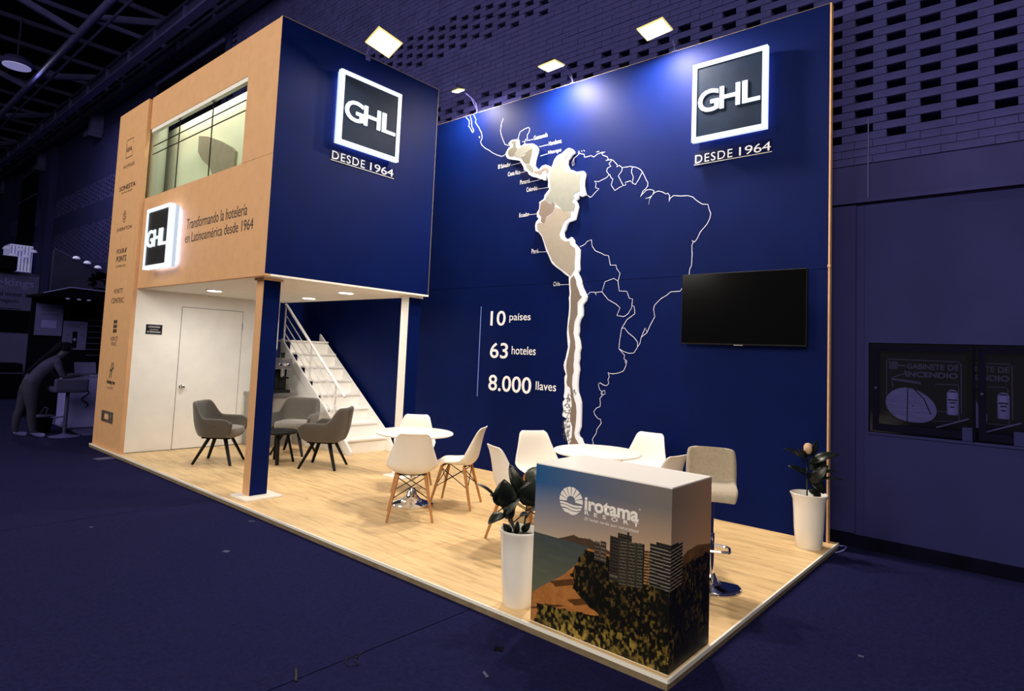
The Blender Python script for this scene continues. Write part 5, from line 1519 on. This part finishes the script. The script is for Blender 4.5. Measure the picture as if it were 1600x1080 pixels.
MB().box(-1.2, 0.0, 1.6, 3.2, ZF, 3.94).build('body', 'bg_grey', fs)
MB().box(-1.2, 0.05, 2.45, 3.2, 4.06, 5.15).build('light_fascia', 'bg_light', fs)
for i in range(7):
    MB().box(0.05, 0.07, 2.49 + i * 0.11, 2.51 + i * 0.11, 4.1, 5.1).build('fascia_rib', 'bg_panel', fs)
MB().box(-1.2, 0.10, 2.4, 3.22, 3.95, 4.06).build('cornice', 'bg_print', fs)
for i in range(5):
    MB().lathe([(0, 0), (0.16, 0.03), (0.10, 0.12), (0, 0.14)], 14, (0.35, 2.30 + i * 0.21, 4.85 - 0.25 * (i % 2))).build('lamp_head', 'bg_light', fs, True)
fs2 = thing('exhibition_stand', 'far grey stand wall with a sloping top left of the logo tower', 'booth', (-20, 0, 0))
MB().prism([(1.75, ZF), (3.2, ZF), (3.2, 3.42), (1.75, 4.0)], -0.2, 0.0, FX).build('wall_board', 'bg_grey', fs2)
MB().bar((0.02, 1.75, 4.02), (0.02, 3.2, 3.43), 0.05).build('top_edge', 'bg_panel', fs2)
for i in range(3):
    MB().lathe([(0, 0), (0.10, 0.02), (0.07, 0.08), (0, 0.1)], 14, (0.4, 2.2 + i * 0.28, 3.75 - 0.1 * i)).build('lamp_head', 'bg_light', fs2, True)
bush = thing('shrub', 'dark round shrub above the black booth canopy', 'plant', (-13.0, 1.02, 2.45))
rngb = random.Random(3)
MB().lathe([(0, -0.04), (0.08, -0.04), (0.10, 0.08), (0, 0.08)], 14).build('pot', 'bg_black', bush)
lm = MB()
for i in range(70):
    a, e = rngb.uniform(0, 2 * PI), rngb.uniform(-0.5, 1.4)
    b = Vector((0.10 * math.cos(a) * math.cos(e), 0.10 * math.sin(a) * math.cos(e), 0.20 + 0.10 * math.sin(e)))
    t = Vector((0.25 * math.cos(a) * math.cos(e), 0.25 * math.sin(a) * math.cos(e), 0.20 + 0.22 * math.sin(e)))
    leaf_mesh(lm, b, t, 0.07, (rngb.uniform(-1, 1), rngb.uniform(-1, 1), 1))
fo = lm.build('foliage', 'bg_black', bush)
fo['kind'] = 'stuff'

# white promotion counter, plinth, stool, basket
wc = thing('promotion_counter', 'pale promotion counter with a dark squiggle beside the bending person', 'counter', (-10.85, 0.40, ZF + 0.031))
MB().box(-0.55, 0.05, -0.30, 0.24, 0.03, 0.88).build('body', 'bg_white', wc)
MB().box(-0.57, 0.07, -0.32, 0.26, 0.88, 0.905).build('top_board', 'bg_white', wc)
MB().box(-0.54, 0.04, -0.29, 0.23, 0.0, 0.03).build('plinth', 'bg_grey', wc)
sq_ = [(-0.05 + 0.05 * math.sin(t * 0.9), 0.66 - 0.03 * t) for t in range(11)]
MB().ribbon(sq_, 0.022, 0.0535, FX).build('printed_squiggle', 'bg_ink', wc)
tag(MB().box(-12.6, -10.2, 0.20, 1.1, ZF, ZF + 0.03).build('stand_plinth', 'bg_panel'), 'low pale platform under the promotion counter', 'platform')
sc_ = thing('laptop', 'open laptop on the pale promotion counter', 'laptop', (-10.95, 0.42, ZF + 0.938))
MB().box(-0.14, 0.10, -0.18, 0.14, 0.0, 0.015).build('keyboard_base', 'bg_grey', sc_)
m = MB()
m.bar((-0.14, -0.02, 0.01), (-0.22, -0.02, 0.20), 0.32, 0.012, up=(1, 0, 0))
m.build('screen_lid', 'bg_panel', sc_)
s2 = thing('bar_stool', 'dark padded bar stool on a round base beside the bending person', 'stool', (-10.22, -0.05, ZF))
MB().lathe([(0, 0), (0.21, 0.0), (0.215, 0.008), (0.10, 0.022), (0.03, 0.05), (0.0, 0.05)], 32).build('disc_base', 'bg_panel', s2, True)
MB().lathe([(0.028, 0.03), (0.028, 0.70)], 14).build('column', 'bg_grey', s2, True)
m = MB()
m.box(-0.20, 0.20, -0.23, 0.23, 0.70, 0.78)
m.build('seat', 'bg_grey', s2, bevel=0.03)
MB().box(0.14, 0.20, -0.23, 0.23, 0.72, 0.92).build('backrest', 'bg_grey', s2, bevel=0.025)
MB().tube([(0, 0, 0.32), (0.05, -0.16, 0.30), (-0.10, -0.17, 0.30), (0, 0, 0.32)], 0.010, 6).build('footrest', 'bg_panel', s2)
bk = thing('waste_basket', 'dark basket on the carpet behind the bending person', 'basket', (-10.85, -0.22, ZF))
MB().lathe([(0, 0), (0.12, 0.0), (0.16, 0.26), (0.165, 0.27), (0.15, 0.27), (0.11, 0.012), (0, 0.012)], 24).build('body', 'bg_black', bk, True)
MB().lathe([(0.16, 0.258), (0.172, 0.262), (0.172, 0.276), (0.158, 0.278)], 24).build('rim', 'bg_grey', bk, True)
MB().tube([(-0.16, 0, 0.27), (-0.1, 0.05, 0.40), (0.1, 0.05, 0.40), (0.16, 0, 0.27)], 0.008, 6).build('handle', 'bg_grey', bk)

# ---- the person leaning over the counter
def person():
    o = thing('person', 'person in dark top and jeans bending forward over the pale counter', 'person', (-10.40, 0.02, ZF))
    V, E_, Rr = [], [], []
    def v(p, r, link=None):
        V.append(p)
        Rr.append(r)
        if link is not None:
            E_.append((link, len(V) - 1))
        return len(V) - 1
    pel = v((0, -0.56, 0.84), (0.145, 0.135))
    ab = v((0, -0.47, 0.97), (0.135, 0.12), pel)
    che = v((0, -0.33, 1.11), (0.150, 0.125), ab)
    upc = v((0, -0.24, 1.19), (0.12, 0.10), che)
    nk = v((0, -0.18, 1.25), (0.055, 0.055), upc)
    hd = v((0, -0.14, 1.31), (0.075, 0.080), nk)
    hd2 = v((0, -0.10, 1.38), (0.082, 0.095), hd)
    hd3 = v((0, -0.08, 1.45), (0.060, 0.065), hd2)
    v((0, -0.005, 1.345), (0.016, 0.016), v((0, -0.045, 1.36), (0.045, 0.04), hd2))      # face and nose
    for s_, ky, ay in ((1, -0.50, -0.46), (-1, -0.60, -0.64)):
        h = v((s_ * 0.095, -0.55, 0.76), (0.105, 0.105), pel)
        th = v((s_ * 0.105, (-0.55 + ky) / 2, 0.60), (0.092, 0.095), h)
        k = v((s_ * 0.11, ky, 0.43), (0.066, 0.068), th)
        cf = v((s_ * 0.115, (ky + ay) / 2 - 0.02, 0.30), (0.062, 0.066), k)
        an = v((s_ * 0.12, ay, 0.08), (0.045, 0.048), cf)
        ft = v((s_ * 0.125, ay + 0.08, 0.035), (0.040, 0.034), an)
        v((s_ * 0.13, ay + 0.16, 0.028), (0.036, 0.026), ft)
        sh = v((s_ * 0.165, -0.24, 1.16), (0.066, 0.066), upc)
        ua = v((s_ * 0.195, -0.20, 1.04), (0.052, 0.052), sh)
        el = v((s_ * 0.20, -0.14, 0.93), (0.042, 0.042), ua)
        fa = v((s_ * 0.175, -0.03, 0.955), (0.038, 0.038), el)
        wr = v((s_ * 0.15, 0.07, 0.965), (0.026, 0.022), fa)
        pa = v((s_ * 0.14, 0.13, 0.962), (0.034, 0.016), wr)
        for q, (dx, ln) in enumerate(((-0.026, 0.070), (-0.009, 0.080), (0.009, 0.076), (0.026, 0.060))):
            f1 = v((s_ * 0.14 + dx, 0.17, 0.965), (0.009, 0.009), pa)
            v((s_ * 0.14 + dx * 1.15, 0.17 + ln * 0.6, 0.950), (0.008, 0.008), f1)
        t1 = v((s_ * 0.14 - s_ * 0.045, 0.115, 0.955), (0.010, 0.010), wr)
        v((s_ * 0.14 - s_ * 0.060, 0.150, 0.945), (0.009, 0.009), t1)
    me = bpy.data.meshes.new('body')
    me.from_pydata(V, E_, [])
    b = bpy.data.objects.new('body', me)
    COL.objects.link(b)
    sk = b.modifiers.new('skin', 'SKIN')
    for i, sv in enumerate(me.skin_vertices[0].data):
        sv.radius = Rr[i]
        sv.use_root = (i == 0)
    sk.use_smooth_shade = True
    sb_ = b.modifiers.new('smooth', 'SUBSURF')
    sb_.levels = sb_.render_levels = 2
    dg = bpy.context.evaluated_depsgraph_get()
    nm = bpy.data.meshes.new_from_object(b.evaluated_get(dg))
    bpy.data.objects.remove(b)
    nm.materials.clear()
    for k in ('bg_shirt', 'bg_jeans', 'bg_skin', 'bg_white'):
        nm.materials.append(MATS[k])
    for p in nm.polygons:
        c = p.center
        p.use_smooth = True
        if c.z < 0.075:
            p.material_index = 3
        elif c.z < 0.86 - (c.y + 0.5) * 0.25 and c.y < -0.3:
            p.material_index = 1
        elif c.y > -0.17 and c.z < 1.2 or c.z > 1.245:
            p.material_index = 2
        else:
            p.material_index = 0
    body = put('body', nm, None, o)
    # long hair down the back
    hr = MB()
    hr.tube([tuple(q) for q in catmull([(0, -0.14, 1.44), (0, -0.20, 1.40), (0.0, -0.27, 1.32), (0.02, -0.40, 1.205), (0.04, -0.52, 1.075), (0.05, -0.60, 0.99)], 5)], 0.078, 10, 0.016)
    hh = hr.build('hair', 'bg_hair', o, True)
    cap = MB()
    for i in range(9):
        la = -0.35 + (PI / 2 + 0.35) * i / 8
        for j in range(20):
            lo = 2 * PI * j / 20
            yy = -0.105 + 0.105 * math.cos(la) * math.sin(lo)
            k = 0.02 if math.sin(lo) > 0.35 and la < 0.6 else 0.0
            cap.v.append((0.098 * math.cos(la) * math.cos(lo), yy - k * 2.2, 1.385 + 0.105 * math.sin(la)))
    for i in range(8):
        for j in range(20):
            cap.f.append((i * 20 + j, i * 20 + (j + 1) % 20, (i + 1) * 20 + (j + 1) % 20, (i + 1) * 20 + j))
    cap.build('hair_cap', 'bg_hair', o, True)
    for sx in (-1, 1):
        MB().lathe([(0, -0.008), (0.009, 0), (0, 0.008)], 8, (sx * 0.032, -0.012, 1.385)).build('eye', 'bg_white', o, True)
    MB().box(-0.022, 0.022, -0.012, -0.004, 1.312, 1.320).build('mouth', 'bg_hair', o)
    return o
person()

# ================================================================ SMALL THINGS ON THE CARPET
def scrap(x, y, w, l, rot, m, label, cat='litter', name='paper_scrap', z=0.004):
    o = MB().prism([(-w / 2, -l / 2), (w / 2, -l * 0.45), (w * 0.42, l / 2), (-w * 0.5, l * 0.42)], 0.0, z, FZ).build(name, m)
    o.location = (x, y, ZF)
    o.rotation_euler = (0, 0, rot)
    tag(o, label, cat, 'litter on the carpet')
scrap(-3.30, -0.66, 0.05, 0.04, 0.4, 'paper_scrap', 'pale paper scrap on the carpet below the front column base')
scrap(-3.95, -0.13, 0.06, 0.02, 0.8, 'paper_scrap', 'thin pale scrap close to the platform edge right of the column')
scrap(-4.60, -1.20, 0.03, 0.02, 0.2, 'paper_scrap', 'tiny pale scrap on the open carpet at the left')
scrap(-0.83, -0.31, 0.05, 0.05, 0.5, 'bg_black', 'small dark square scrap below the counter front')
scrap(-0.70, -0.56, 0.015, 0.06, 1.1, 'paper_scrap', 'thin pale strip on the carpet below the printed counter')
scrap(0.62, 1.10, 0.03, 0.02, 0.1, 'paper_scrap', 'tiny pale scrap on the carpet right of the platform edge')
scrap(0.30, -0.05, 0.03, 0.015, 0.9, 'paper_scrap', 'tiny pale scrap on the carpet by the platform corner')
scrap(-7.88, -0.16, 0.16, 0.22, 0.05, 'paper_scrap', 'flat pale plate on the carpet at the foot of the logo tower', 'plate', 'floor_plate')
tp = MB().tube([tuple(v) for v in catmull([(-1.30, -0.86, 0.006), (-1.26, -0.94, 0.006), (-1.20, -0.96, 0.012), (-1.23, -1.00, 0.006), (-1.29, -0.97, 0.006), (-1.27, -0.93, 0.010)], 6)], 0.0025, 6).build('loose_thread', 'black', None, True)
tp.location = (0, 0, ZF)
tag(tp, 'loose curl of black thread at the end of the carpet seam', 'thread')
tp = MB().bar((-1.38, -1.20, 0.004), (-1.28, -1.26, 0.004), 0.012, 0.006).build('tape_strip', 'black')
tp.location = (0, 0, ZF)
tag(tp, 'short strip of black tape on the carpet below the loose thread', 'tape')
cb_ = MB().tube([tuple(v) for v in catmull([(-0.05, 3.34, -0.042), (0.03, 3.40, -0.042), (0.07, 3.33, -0.030), (0.06, 3.22, -0.042), (0.03, 3.12, -0.042)], 6)], 0.006, 6).build('power_cable', 'bg_white', None, True)
tag(cb_, 'thin pale cable looping at the back corner of the platform', 'cable')
